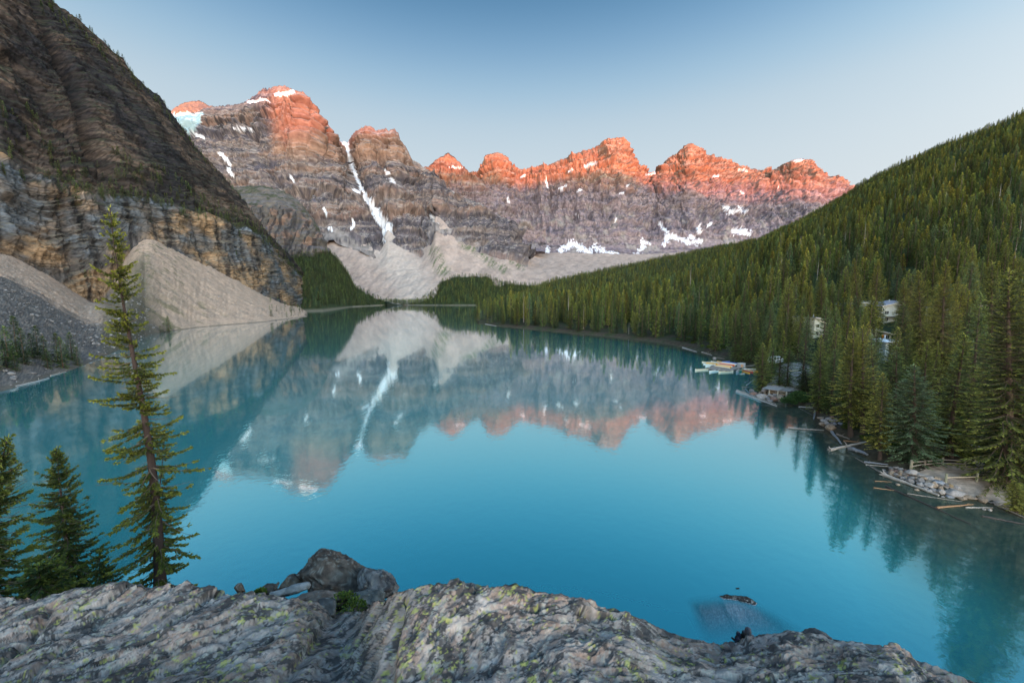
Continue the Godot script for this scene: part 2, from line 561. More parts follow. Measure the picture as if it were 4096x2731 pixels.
		var g2 := smoothstep(0.15, 0.3, nA.get_noise_2d(p.x / 9.0 + 40.0, p.z / 9.0)) * smoothstep(240.0, 40.0, absf(sx - lerpf(600.0, 640.0, t))) * smoothstep(0.95, 0.4, t) * (1.0 if sx > 450.0 else 0.0)
		c = c.lerp(Color(0.10, 0.11, 0.045), g2 * 0.55)
		if p.y < 0.6: c = c.lerp(Color(0.13, 0.11, 0.08), 0.6)
		return c * (1.0 + 0.25 * f)
	lscree = patch([up, B2, sh, row_off(sh, -6, -3), row_off(sh, -30, -16)], [3, 190, 3, 4], nu, sdisp, scol)
	tag(put("scree_slope", patch_mesh(lscree), M.gravel), "tan gravel fan and grey boulder talus running down into the lake on the left", "scree", "", "structure")

# ---------------------------------------------------------------- far mountains
func build_far() -> void:
	# the big twin peak with the snow couloir
	var sky := [Vector3(640, 470, 2250), Vector3(700, 466, 2250), Vector3(790, 450, 2260), Vector3(811, 436, 2260), Vector3(855, 429, 2270), Vector3(957, 418, 2280), Vector3(989, 404, 2285), Vector3(1024, 379, 2290), Vector3(1047, 356, 2290), Vector3(1075, 356, 2290), Vector3(1101, 347, 2295), Vector3(1136, 345, 2295), Vector3(1174, 363, 2290), Vector3(1200, 369, 2285), Vector3(1216, 368, 2280), Vector3(1238, 400, 2275), Vector3(1254, 447, 2270), Vector3(1276, 461, 2270), Vector3(1308, 492, 2270), Vector3(1327, 524, 2270), Vector3(1350, 556, 2290), Vector3(1368, 568, 2320), Vector3(1391, 572, 2330), Vector3(1405, 545, 2320), Vector3(1429, 519, 2300), Vector3(1474, 504, 2290), Vector3(1490, 513, 2290), Vector3(1506, 525, 2290), Vector3(1544, 516, 2285), Vector3(1553, 527, 2285), Vector3(1576, 516, 2285), Vector3(1592, 532, 2280), Vector3(1602, 564, 2280), Vector3(1627, 596, 2280), Vector3(1646, 640, 2280), Vector3(1685, 662, 2280), Vector3(1707, 676, 2275), Vector3(1740, 705, 2260), Vector3(1780, 748, 2230), Vector3(1820, 772, 2200), Vector3(1850, 789, 2180), Vector3(1916, 812, 2140), Vector3(1980, 856, 2100), Vector3(2046, 885, 2060), Vector3(2075, 942, 2040), Vector3(2092, 1000, 2030), Vector3(2110, 1040, 2030)]
	var base := [Vector3(640, 1040, 1560), Vector3(1000, 1030, 1560), Vector3(1250, 960, 1600), Vector3(1321, 915, 1640), Vector3(1429, 954, 1630), Vector3(1519, 1004, 1590), Vector3(1551, 945, 1680), Vector3(1575, 970, 1650), Vector3(1621, 998, 1620), Vector3(1685, 1024, 1600), Vector3(1720, 960, 1680), Vector3(1742, 880, 1760), Vector3(1775, 905, 1740), Vector3(1812, 941, 1720), Vector3(1876, 986, 1690), Vector3(1972, 1030, 1680), Vector3(2060, 1040, 1720), Vector3(2110, 1046, 1800)]
	var x0 := 640.0
	var x1 := 2110.0
	var nu := 620
	var S := row_w(sky, x0, x1, nu)
	var B := row_w(base, x0, x1, nu)
	var couloir := [Vector2(1385, 575), Vector2(1392, 620), Vector2(1415, 690), Vector2(1445, 755), Vector2(1490, 830), Vector2(1530, 885), Vector2(1553, 935)]
	var snowl := [Vector2(1372, 566), Vector2(1386, 580), Vector2(1392, 605), Vector2(1402, 640), Vector2(1418, 690), Vector2(1440, 745), Vector2(1475, 805), Vector2(1510, 855), Vector2(1538, 900), Vector2(1553, 932)]
	var gullies := [[Vector2(1225, 480), Vector2(1215, 560), Vector2(1160, 640)], [Vector2(1000, 500), Vector2(1060, 640), Vector2(1110, 720), Vector2(1150, 800), Vector2(1265, 900)], [Vector2(1500, 620), Vector2(1560, 720), Vector2(1640, 800), Vector2(1740, 870)], [Vector2(1680, 700), Vector2(1660, 760), Vector2(1700, 840), Vector2(1745, 875)]]
	var disp := func(p: Vector3, n: Vector3, _u: float, v: float) -> Vector3:
		var k := smoothstep(1.0, 1.9, v) * clampf((4.3 - v) * 1.6, 0.15, 1.0)
		var q := px(p)
		var h := p.y + 40.0 * nA.get_noise_3d(p.x / 500.0, p.y / 500.0, p.z / 500.0) - 0.04 * p.x
		var s1 := nC.get_noise_2d(h / 75.0, p.x / 2200.0)
		var s2 := nC.get_noise_2d(h / 24.0, p.x / 500.0)
		var s3 := nC.get_noise_2d(h / 9.0, p.x / 220.0)
		var gul := nB.get_noise_3d(p.x / 190.0, p.y / 620.0, p.z / 400.0)
		var f := nA.get_noise_3d(p.x / 80.0, p.y / 110.0, p.z / 80.0)
		var rib := nB.get_noise_2d(p.x / 60.0, p.y / 320.0)
		var t1 := h / 52.0 + 0.5 * f
		var t2 := h / 17.0 + 0.6 * s2
		var d := smoothstep(-0.15, 0.15, s1) * 34.0 - 17.0 + s2 * 10.0 + s3 * 4.0 + gul * 38.0 + f * 20.0 + rib * 13.0 + (t1 - floorf(t1)) * 17.0 * clampf(0.7 + s1, 0, 1) + (t2 - floorf(t2)) * 6.5
		if v > 0.98:
			var c := poly_dist(q, couloir)
			d -= 80.0 * exp(-pow(c.x / 30.0, 2.0))
			for g in gullies:
				d -= 32.0 * exp(-pow(poly_dist(q, g).x / 15.0, 2.0))
			# the summit block stands out on the right of the first peak
			d += 60.0 * smoothstep(1110.0, 1190.0, q.x) * smoothstep(1300.0, 1230.0, q.x) * smoothstep(720.0, 600.0, q.y)
		return p + n * d * k + Vector3(0, (1.0 - smoothstep(0.9, 1.5, v)) * (nB.get_noise_2d(p.x / 26.0, 1.0) * 11.0), 0)
	var patches := [[snowl, 11.0, 9.0, 1], [[Vector2(1500, 850), Vector2(1530, 900), Vector2(1560, 905)], 12.0, 8.0, 1], [[Vector2(1105, 378), Vector2(1150, 374), Vector2(1172, 366)], 7.0, 6.0, 2], [[Vector2(992, 409), Vector2(1030, 406), Vector2(1046, 400)], 5.0, 4.0, 3], [[Vector2(1040, 395), Vector2(1072, 402)], 4.5, 4.0, 3], [[Vector2(770, 535), Vector2(815, 550)], 6.0, 5.0, 4], [[Vector2(935, 515), Vector2(1008, 516)], 3.4, 3.0, 5], [[Vector2(880, 612), Vector2(900, 635), Vector2(918, 655)], 6.5, 6.0, 6], [[Vector2(915, 680), Vector2(930, 702)], 6.5, 5.0, 6], [[Vector2(1160, 702), Vector2(1172, 725)], 3.5, 4.0, 7], [[Vector2(1295, 835), Vector2(1308, 865)], 3.4, 3.0, 8], [[Vector2(1320, 912), Vector2(1328, 920)], 7.0, 6.0, 8], [[Vector2(1725, 860), Vector2(1740, 878), Vector2(1756, 884)], 6.5, 6.0, 9], [[Vector2(1410, 880), Vector2(1418, 900), Vector2(1405, 915)], 3.6, 4.0, 10], [[Vector2(1540, 680), Vector2(1552, 693)], 3.0, 3.0, 11], [[Vector2(1562, 715), Vector2(1572, 730)], 4.0, 4.0, 11], [[Vector2(1415, 758), Vector2(1438, 772)], 4.0, 4.0, 12], [[Vector2(1533, 955), Vector2(1540, 965)], 4.0, 4.0, 12]]
	var colf := func(p: Vector3, n: Vector3, _u: float, v: float) -> Color:
		var q := px(p)
		var h := p.y + 46.0 * nA.get_noise_3d(p.x / 520.0, p.y / 520.0, p.z / 520.0) - 0.04 * p.x
		var b := nC.get_noise_2d(h / 60.0, p.x / 3000.0)
		var b2 := nC.get_noise_2d(h / 17.0, p.x / 600.0)
		var big := nA.get_noise_3d(p.x / 330.0, p.y / 330.0, p.z / 330.0)
		var f := nA.get_noise_3d(p.x / 45.0, p.y / 60.0, p.z / 45.0)
		var c := Color(0.150, 0.130, 0.142).lerp(Color(0.255, 0.20, 0.178), smoothstep(-0.3, 0.35, b + 0.5 * big))
		c = c.lerp(Color(0.095, 0.088, 0.108), smoothstep(0.0, 0.45, b2 - big * 0.8 + 0.3 * f))
		c = c.lerp(Color(0.30, 0.185, 0.135), 0.65 * smoothstep(0.05, 0.35, nC.get_noise_2d(h / 120.0 + 7.0, p.x / 2000.0) + 0.3 * f))
		# water-stained black streaks on the steep upper wall
		var ck := nB.get_noise_2d(p.x / 30.0 + f * 1.2, p.y / 110.0)
		c = c.lerp(Color(0.075, 0.068, 0.072), 0.7 * smoothstep(0.45, 0.8, ck + 0.4 * b2))
		c = c.lerp(Color(0.44, 0.36, 0.30), 0.6 * smoothstep(0.18, 0.4, nA.get_noise_3d(p.x / 26.0, p.y / 14.0, p.z / 26.0)))
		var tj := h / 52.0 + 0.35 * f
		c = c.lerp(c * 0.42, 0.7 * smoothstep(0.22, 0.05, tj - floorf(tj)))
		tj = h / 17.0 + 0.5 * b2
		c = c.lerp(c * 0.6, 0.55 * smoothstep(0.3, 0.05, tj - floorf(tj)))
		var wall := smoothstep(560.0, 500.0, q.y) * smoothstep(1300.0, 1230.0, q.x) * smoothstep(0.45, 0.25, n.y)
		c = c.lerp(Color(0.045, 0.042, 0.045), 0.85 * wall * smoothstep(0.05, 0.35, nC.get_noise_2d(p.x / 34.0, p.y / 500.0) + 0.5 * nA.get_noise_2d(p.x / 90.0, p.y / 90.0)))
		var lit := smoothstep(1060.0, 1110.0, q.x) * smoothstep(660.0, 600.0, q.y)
		c = c.lerp(Color(0.38, 0.205, 0.125), 0.55 * lit)  # sunrise red painted into the rock where the sun strikes the summit
		if n.y > 0.55:
			c = c.lerp(Color(0.37, 0.31, 0.27), smoothstep(0.55, 0.8, n.y + 0.3 * f) * 0.8)
		if v < 0.9: return c
		for s in patches:
			if absf(q.x - s[0][0].x) > 300.0 or absf(q.y - s[0][0].y) > 420.0: continue
			var e := poly_dist(q, s[0])
			var w: float = lerpf(s[1], s[2], e.y)
			if s[3] == 1:
				w = lerpf(6.0, 17.0, smoothstep(0.5, 0.92, e.y)) + 8.0 * exp(-pow((e.y - 0.05) / 0.06, 2.0))
				if s[0].size() < 5: w = 13.0
			w *= 1.0 + 1.3 * nA.get_noise_2d(p.x / 22.0, p.y / 30.0)
			if e.x < w:
				vid = s[3]
				return Color(0.66, 0.665, 0.69) * (1.0 + 0.25 * nA.get_noise_2d(p.x / 18.0, p.y / 18.0))
		# the hanging glacier at the top left
		if q.y > 452 + 10.0 * nA.get_noise_2d(p.x / 50.0, 4.0) and q.y < 528 - maxf(q.x - 760, 0) * 0.5 + 30.0 * nA.get_noise_2d(p.x / 40.0, p.y / 40.0) and q.x < 806 - maxf(q.y - 470, 0) * 0.5 + 26.0 * nA.get_noise_2d(p.y / 30.0, 9.0):
			vid = 20
			return Color(0.24, 0.33, 0.35).lerp(Color(0.56, 0.59, 0.61), smoothstep(0.05, 0.5, nA.get_noise_2d(p.x / 60.0, p.y / 20.0) + (470.0 - q.y) / 60.0))
		return c * (1.0 + 0.3 * f)
	var rows := [row_off(row_off(S, 260, -110), 700, -900), S, row_mix(S, B, 0.22, 25), row_mix(S, B, 0.6, 40), B, row_off(B, -90, -60)]
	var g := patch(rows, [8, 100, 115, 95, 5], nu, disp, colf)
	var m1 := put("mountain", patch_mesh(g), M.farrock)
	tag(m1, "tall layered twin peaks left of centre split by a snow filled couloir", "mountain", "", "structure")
	for id in range(1, 21):
		var sm := patch_mesh(g, id, 1.5)
		if sm: put("glacier" if id == 20 else "snow_patch", sm, M.ice if id == 20 else M.snow, m1)

	# red summit behind, far left
	var sky0 := [Vector3(560, 520, 3300), Vector3(677, 462, 3300), Vector3(690, 440, 3300), Vector3(712, 424, 3300), Vector3(735, 412, 3300), Vector3(765, 408, 3300), Vector3(795, 403, 3300), Vector3(815, 412, 3300), Vector3(830, 422, 3300), Vector3(850, 427, 3300), Vector3(880, 440, 3300), Vector3(960, 500, 3300)]
	var S0 := row_w(sky0, 560, 960, 130)
	var B0 := row_w([Vector3(560, 600, 2800), Vector3(960, 600, 2800)], 560, 960, 130)
	var d0 := func(p: Vector3, n: Vector3, _u: float, v: float) -> Vector3:
		var k := smoothstep(0.9, 1.4, v)
		return p + n * k * (nB.get_noise_3d(p.x / 120.0, p.y / 300.0, p.z / 120.0) * 45.0 + nC.get_noise_2d(p.y / 22.0, p.x / 400.0) * 14.0) + Vector3(0, nB.get_noise_2d(p.x / 30.0, 5.0) * 10.0 * (1.0 - k), 0)
	var c0 := func(p: Vector3, n: Vector3, _u: float, v: float) -> Color:
		var q := px(p)
		if v > 1.05 and q.y > 452 + 14.0 * nA.get_noise_2d(p.x / 60.0, p.z / 60.0) + absf(q.x - 740) * 0.1:
			vid = 1
			return Color(0.66, 0.665, 0.69) * (1.0 + 0.25 * nA.get_noise_2d(p.x / 18.0, p.y / 18.0))
		return Color(0.34, 0.21, 0.14).lerp(Color(0.25, 0.18, 0.15), smoothstep(-0.2, 0.3, nC.get_noise_2d(p.y / 20.0, p.x / 300.0)))
	var g0 := patch([row_off(S0, 400, -500), S0, B0], [4, 60], 130, d0, c0)
	var m0 := put("mountain", patch_mesh(g0), M.farrock)
	tag(m0, "small rounded red summit lit by the sun behind a glacier at the far left", "mountain", "", "structure")
	if patch_mesh(g0, 1): put("snow_patch", patch_mesh(g0, 1, 2.0), M.snow, m0)

	# middle pinnacle and the long sunlit wall
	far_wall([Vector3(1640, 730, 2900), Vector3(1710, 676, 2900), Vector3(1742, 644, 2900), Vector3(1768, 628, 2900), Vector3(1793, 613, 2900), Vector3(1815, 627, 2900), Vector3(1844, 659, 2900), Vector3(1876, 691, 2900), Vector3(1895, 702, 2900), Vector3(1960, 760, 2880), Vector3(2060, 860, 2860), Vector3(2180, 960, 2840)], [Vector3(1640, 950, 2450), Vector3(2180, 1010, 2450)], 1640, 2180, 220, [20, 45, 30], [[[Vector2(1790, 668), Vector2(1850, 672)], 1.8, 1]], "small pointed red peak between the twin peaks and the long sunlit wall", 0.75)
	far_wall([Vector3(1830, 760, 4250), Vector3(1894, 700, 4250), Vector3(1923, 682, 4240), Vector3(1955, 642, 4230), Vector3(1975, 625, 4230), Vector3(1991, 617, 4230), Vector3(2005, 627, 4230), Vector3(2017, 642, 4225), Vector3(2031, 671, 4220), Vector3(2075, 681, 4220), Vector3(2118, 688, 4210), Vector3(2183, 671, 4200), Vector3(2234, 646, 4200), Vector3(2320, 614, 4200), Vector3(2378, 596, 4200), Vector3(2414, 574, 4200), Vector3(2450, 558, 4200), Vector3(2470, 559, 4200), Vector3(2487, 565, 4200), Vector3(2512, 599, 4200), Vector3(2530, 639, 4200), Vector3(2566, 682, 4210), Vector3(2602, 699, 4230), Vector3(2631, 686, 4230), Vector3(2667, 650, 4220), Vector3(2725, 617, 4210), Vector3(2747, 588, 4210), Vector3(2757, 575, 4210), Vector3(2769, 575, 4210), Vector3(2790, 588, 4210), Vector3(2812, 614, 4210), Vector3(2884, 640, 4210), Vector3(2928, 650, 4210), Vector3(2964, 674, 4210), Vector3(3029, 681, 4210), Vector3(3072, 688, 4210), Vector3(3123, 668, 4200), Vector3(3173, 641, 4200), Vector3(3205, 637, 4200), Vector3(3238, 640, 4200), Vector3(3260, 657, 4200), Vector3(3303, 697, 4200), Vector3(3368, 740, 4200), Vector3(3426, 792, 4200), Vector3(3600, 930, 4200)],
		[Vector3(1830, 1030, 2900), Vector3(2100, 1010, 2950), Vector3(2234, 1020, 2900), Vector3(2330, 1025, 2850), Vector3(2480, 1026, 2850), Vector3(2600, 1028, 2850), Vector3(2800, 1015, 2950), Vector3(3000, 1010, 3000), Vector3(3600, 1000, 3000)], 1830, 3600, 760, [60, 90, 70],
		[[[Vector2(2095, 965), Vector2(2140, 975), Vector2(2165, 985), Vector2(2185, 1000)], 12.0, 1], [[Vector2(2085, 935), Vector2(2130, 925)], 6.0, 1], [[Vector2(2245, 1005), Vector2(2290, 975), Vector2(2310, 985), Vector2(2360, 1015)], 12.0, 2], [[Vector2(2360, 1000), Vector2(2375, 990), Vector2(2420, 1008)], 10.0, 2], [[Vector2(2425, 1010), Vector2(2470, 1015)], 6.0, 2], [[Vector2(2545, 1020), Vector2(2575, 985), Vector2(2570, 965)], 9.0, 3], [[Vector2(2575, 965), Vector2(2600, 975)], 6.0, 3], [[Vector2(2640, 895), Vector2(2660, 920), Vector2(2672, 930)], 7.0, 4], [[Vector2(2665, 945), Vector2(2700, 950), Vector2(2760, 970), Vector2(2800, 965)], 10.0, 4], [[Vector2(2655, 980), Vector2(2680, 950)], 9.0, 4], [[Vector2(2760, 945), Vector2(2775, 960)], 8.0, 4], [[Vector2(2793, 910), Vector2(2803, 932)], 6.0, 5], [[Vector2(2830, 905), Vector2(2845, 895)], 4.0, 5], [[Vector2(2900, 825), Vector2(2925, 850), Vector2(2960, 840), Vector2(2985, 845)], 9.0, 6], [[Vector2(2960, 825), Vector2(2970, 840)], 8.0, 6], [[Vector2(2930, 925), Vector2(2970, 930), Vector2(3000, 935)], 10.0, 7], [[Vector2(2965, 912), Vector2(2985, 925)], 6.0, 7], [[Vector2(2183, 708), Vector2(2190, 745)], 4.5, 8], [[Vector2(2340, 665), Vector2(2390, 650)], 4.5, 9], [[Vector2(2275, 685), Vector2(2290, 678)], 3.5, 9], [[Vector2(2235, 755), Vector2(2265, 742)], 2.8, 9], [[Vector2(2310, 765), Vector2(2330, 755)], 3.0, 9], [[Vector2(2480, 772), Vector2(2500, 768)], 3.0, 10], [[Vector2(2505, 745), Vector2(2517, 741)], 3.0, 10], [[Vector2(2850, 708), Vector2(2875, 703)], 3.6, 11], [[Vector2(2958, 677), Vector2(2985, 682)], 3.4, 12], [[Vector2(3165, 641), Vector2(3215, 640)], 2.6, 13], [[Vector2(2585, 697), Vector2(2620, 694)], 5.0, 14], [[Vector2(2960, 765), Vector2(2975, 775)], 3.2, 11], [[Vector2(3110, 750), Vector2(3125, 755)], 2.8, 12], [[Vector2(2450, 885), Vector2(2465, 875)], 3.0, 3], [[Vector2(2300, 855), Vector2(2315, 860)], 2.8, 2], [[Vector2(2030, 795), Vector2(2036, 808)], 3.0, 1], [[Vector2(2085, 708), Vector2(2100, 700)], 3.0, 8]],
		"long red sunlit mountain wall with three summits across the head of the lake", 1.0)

func far_wall(sky: Array, base: Array, x0: float, x1: float, nu: int, segs: Array, snow: Array, label: String, sc: float) -> void:
	var S := row_w(sky, x0, x1, nu)
	var B := row_w(base, x0, x1, nu)
	var disp := func(p: Vector3, n: Vector3, _u: float, v: float) -> Vector3:
		var k := smoothstep(0.9, 1.4, v) * clampf((3.9 - v) * 1.5, 0.1, 1.0)
		var h := p.y + 60.0 * nA.get_noise_3d(p.x / 900.0, p.y / 900.0, p.z / 900.0)
		var s1 := nC.get_noise_2d(h / 100.0, p.x / 4000.0)
		var s2 := nC.get_noise_2d(h / 32.0, p.x / 900.0)
		var gul := nB.get_noise_3d(p.x / 330.0, p.y / 1000.0, p.z / 900.0)
		var rib := nB.get_noise_2d(p.x / 110.0, p.y / 600.0)
		var f := nA.get_noise_3d(p.x / 110.0, p.y / 130.0, p.z / 110.0)
		var t1 := h / 78.0 + 0.5 * f
		var t2 := h / 26.0 + 0.6 * s2
		var d := smoothstep(-0.15, 0.15, s1) * 50.0 - 25.0 + s2 * 18.0 + gul * 80.0 + rib * 30.0 + f * 26.0 + (t1 - floorf(t1)) * 26.0 + (t2 - floorf(t2)) * 10.0
		return p + n * d * k * sc + Vector3(0, (1.0 - smoothstep(0.9, 1.4, v)) * nB.get_noise_2d(p.x / 40.0, 8.0) * 15.0 * sc, 0)
	var colf := func(p: Vector3, n: Vector3, _u: float, v: float) -> Color:
		var q := px(p)
		var h := p.y + 60.0 * nA.get_noise_3d(p.x / 900.0, p.y / 900.0, p.z / 900.0)
		var b := nC.get_noise_2d(h / 70.0, p.x / 5000.0)
		var b2 := nC.get_noise_2d(h / 24.0, p.x / 900.0)
		var f := nA.get_noise_3d(p.x / 70.0, p.y / 90.0, p.z / 70.0)
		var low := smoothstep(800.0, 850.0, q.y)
		var c := Color(0.42, 0.195, 0.11).lerp(Color(0.29, 0.145, 0.095), smoothstep(-0.2, 0.3, b + 0.6 * f))  # upper wall: the red of the low sun deepened in the rock colour
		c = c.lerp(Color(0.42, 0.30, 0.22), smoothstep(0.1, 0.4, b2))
		var g := Color(0.27, 0.225, 0.245).lerp(Color(0.185, 0.165, 0.205), smoothstep(-0.25, 0.3, b + 0.6 * f))  # lower wall painted pale purple to stand in for haze
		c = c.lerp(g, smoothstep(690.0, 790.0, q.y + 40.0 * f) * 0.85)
		var ck := nB.get_noise_2d(p.x / 50.0 + f * 1.2, p.y / 190.0)
		c = c.lerp(c * 0.30, 0.75 * smoothstep(0.45, 0.8, ck + 0.4 * b2))
		c = c.lerp(Color(0.46, 0.36, 0.29), 0.5 * smoothstep(0.18, 0.4, nA.get_noise_3d(p.x / 40.0, p.y / 22.0, p.z / 40.0)))
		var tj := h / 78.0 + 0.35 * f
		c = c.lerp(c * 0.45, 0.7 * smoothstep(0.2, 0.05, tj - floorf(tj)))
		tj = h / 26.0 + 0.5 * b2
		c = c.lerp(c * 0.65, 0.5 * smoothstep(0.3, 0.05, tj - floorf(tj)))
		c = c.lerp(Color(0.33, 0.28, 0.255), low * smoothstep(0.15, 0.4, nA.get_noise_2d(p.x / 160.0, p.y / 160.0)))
		if v > 0.95:
			for s in snow:
				if absf(q.x - s[0][0].x) > 160.0 or absf(q.y - s[0][0].y) > 110.0: continue
				if poly_dist(q, s[0]).x < s[1] * (0.62 + 1.1 * nA.get_noise_2d(p.x / 60.0, p.y / 60.0) + 1.4 * nC.get_noise_2d(p.x / 16.0, p.y / 12.0) + 0.5 * b2):
					vid = s[2]
					return Color(0.66, 0.665, 0.69) * (1.0 + 0.25 * nA.get_noise_2d(p.x / 18.0, p.y / 18.0))
		return c * (1.0 + 0.3 * f)
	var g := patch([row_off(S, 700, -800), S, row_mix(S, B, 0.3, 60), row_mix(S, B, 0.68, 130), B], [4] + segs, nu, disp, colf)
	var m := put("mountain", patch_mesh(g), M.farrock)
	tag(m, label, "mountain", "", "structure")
	for id in range(1, 16):
		var sm := patch_mesh(g, id, 2.5)
		if sm: put("snow_patch", sm, M.snow, m)

func build_valley() -> void:
	# scree fans and valley floor under the far peaks, down to the far shore
	var top := [Vector3(1080, 1120, 1500), Vector3(1250, 945, 1640), Vector3(1321, 900, 1680), Vector3(1429, 940, 1665), Vector3(1519, 985, 1625), Vector3(1551, 918, 1720), Vector3(1575, 945, 1690), Vector3(1621, 985, 1650), Vector3(1685, 1010, 1640), Vector3(1720, 945, 1715), Vector3(1742, 862, 1800), Vector3(1775, 885, 1780), Vector3(1812, 925, 1760), Vector3(1876, 970, 1730), Vector3(1972, 1015, 1720), Vector3(2060, 1025, 1800), Vector3(2110, 1030, 2100), Vector3(2160, 1015, 2900), Vector3(2234, 1010, 2950), Vector3(2480, 1012, 2950), Vector3(2600, 1014, 2950), Vector3(2800, 1002, 3000), Vector3(3100, 1002, 3000)]
	var mid := [Vector3(1080, 1190, 1320), Vector3(1398, 1100, 1400), Vector3(1560, 1105, 1400), Vector3(1768, 1080, 1420), Vector3(2000, 1100, 1420), Vector3(2300, 1090, 1800), Vector3(3100, 1060, 2000)]
	var shore := [Vector3(1080, 1221, 1180), Vector3(1400, 1221, 1180), Vector3(2000, 1221, 1180), Vector3(3100, 1221, 1180)]
	var nu := 420
	var x0 := 1080.0
	var x1 := 3100.0
	var sh := PackedVector3Array()
	for i in nu + 1:
		var x := lerpf(x0, x1, float(i) / nu)
		sh.append(G(x, 1219.5))
	var T := row_w(top, x0, x1, nu)
	var D := row_w(mid, x0, x1, nu)
	var disp := func(p: Vector3, n: Vector3, _u: float, v: float) -> Vector3:
		var k := clampf((3.0 - v) * 4.0, 0.0, 1.0)
		return p + Vector3(0, k * (nA.get_noise_2d(p.x / 60.0, p.z / 60.0) * 7.0 + nB.get_noise_2d(p.x / 45.0, p.z / 160.0) * 2.5), 0)
	var green1 := [Vector2(1735, 1010), Vector2(1760, 1060), Vector2(1770, 1080)]
	var green2 := [Vector2(1850, 975), Vector2(1900, 1000), Vector2(1960, 1045), Vector2(2020, 1080)]
	var green3 := [Vector2(2050, 1045), Vector2(2085, 1068)]
	var colf := func(p: Vector3, _n: Vector3, _u: float, v: float) -> Color:
		var q := px(p)
		var a := nA.get_noise_2d(p.x / 70.0, p.z / 140.0)
		var s := nC.get_noise_2d(p.x / 22.0 + p.z / 90.0, p.z / 260.0)
		var c := Color(0.46, 0.345, 0.28).lerp(Color(0.36, 0.27, 0.22), smoothstep(-0.3, 0.4, a))
		c = c.lerp(Color(0.50, 0.415, 0.35), smoothstep(120.0, 20.0, poly_dist(q, [Vector2(1553, 950), Vector2(1560, 1010), Vector2(1620, 1090), Vector2(1650, 1150)]).x + s * 40.0) * 0.7)
		var gn := smoothstep(-0.05, 0.4, nA.get_noise_2d(p.x / 9.0 + p.z / 60.0, p.z / 120.0) + 0.12)
		var e: float = minf(poly_dist(q, green1).x / 34.0, minf(poly_dist(q, green2).x / 22.0, poly_dist(q, green3).x / 18.0))
		c = c.lerp(Color(0.085, 0.115, 0.045), gn * smoothstep(1.25, 0.3, e + 0.3 * s) * 0.85)
		if q.y > 1195: c = c.lerp(Color(0.10, 0.115, 0.05), 0.6)
		return c * (1.0 + 0.12 * s)
	var g := patch([row_off(T, 120, 8), T, D, sh, row_off(sh, -60, -12)], [4, 110, 60, 3], nu, disp, colf)
	tag(put("scree_slope", patch_mesh(g), M.farscree), "pale scree fans and gravel flats below the peaks at the far end of the lake", "scree", "", "structure")

	# the dark rounded buttress in front of the twin peaks
	var bs := [Vector3(860, 760, 1300), Vector3(960, 745, 1300), Vector3(1047, 742, 1300), Vector3(1130, 761, 1290), Vector3(1193, 800, 1280), Vector3(1238, 857, 1270), Vector3(1276, 908, 1260), Vector3(1295, 972, 1250), Vector3(1308, 1036, 1245), Vector3(1330, 1090, 1240)]
	var bb := [Vector3(860, 1080, 1020), Vector3(1000, 1080, 1020), Vector3(1155, 1050, 1030), Vector3(1250, 1045, 1060), Vector3(1330, 1100, 1120)]
	var S := row_w(bs, 860, 1330, 240)
	var B := row_w(bb, 860, 1330, 240)
	var bd := func(p: Vector3, n: Vector3, _u: float, v: float) -> Vector3:
		var k := smoothstep(0.9, 1.5, v)
		var h := p.y + 15.0 * nA.get_noise_3d(p.x / 200.0, p.y / 200.0, p.z / 200.0)
		return p + n * k * (nC.get_noise_2d(h / 22.0, p.x / 400.0) * 7.0 + nB.get_noise_2d(p.x / 38.0, p.y / 220.0) * 12.0 * smoothstep(1.6, 2.2, v) + nA.get_noise_3d(p.x / 50.0, p.y / 50.0, p.z / 50.0) * 12.0) + Vector3(0, (1.0 - k) * nA.get_noise_2d(p.x / 14.0, 2.0) * 6.0, 0)
	var bc := func(p: Vector3, n: Vector3, _u: float, v: float) -> Color:
		var h := p.y + 15.0 * nA.get_noise_3d(p.x / 200.0, p.y / 200.0, p.z / 200.0)
		var b := nC.get_noise_2d(h / 14.0, p.x / 400.0)
		var f := nA.get_noise_3d(p.x / 40.0, p.y / 40.0, p.z / 40.0)
		var c := Color(0.185, 0.155, 0.125).lerp(Color(0.15, 0.135, 0.135), smoothstep(-0.3, 0.3, b + f))
		if v > 1.9:
			c = c.lerp(Color(0.34, 0.20, 0.135), 0.7 * smoothstep(0.0, 0.3, nA.get_noise_2d(p.x / 40.0, p.y / 50.0)))
			c = c.lerp(Color(0.045, 0.042, 0.045), 0.75 * smoothstep(0.1, 0.35, nC.get_noise_2d(p.x / 16.0, p.y / 200.0)))
		else:
			c = c.lerp(Color(0.07, 0.078, 0.035), smoothstep(0.1, 0.4, f + 0.25 - (v - 1.0) * 0.3) * 0.8)
		return c * (1.0 + 0.3 * b)
	var R := row_mix(S, B, 0.5, -30, 35)
	var gb := patch([row_off(S, 260, -60), S, R, B, row_off(B, -20, -40)], [4, 70, 80, 3], 240, bd, bc)
	tag(put("rock_buttress", patch_mesh(gb), M.farrock), "dark rounded rock buttress with a thin green top in front of the twin peaks", "cliff", "", "structure")

	# forested apron at the left of the far shore and the wooded knoll in the middle
	apron = forest_floor([Vector3(1070, 1150, 900), Vector3(1130, 1060, 1000), Vector3(1200, 1015, 1080), Vector3(1308, 1000, 1180), Vector3(1353, 1042, 1220), Vector3(1391, 1095, 1230), Vector3(1420, 1150, 1220), Vector3(1500, 1192, 1160), Vector3(1580, 1213, 1150), Vector3(1640, 1219, 1170)], [[1070, 1240], [1110, 1246], [1289, 1243], [1397, 1228], [1557, 1219], [1640, 1217.5]], 1070, 1640, 190, 34, "dark forest floor sloping to the far left shore")
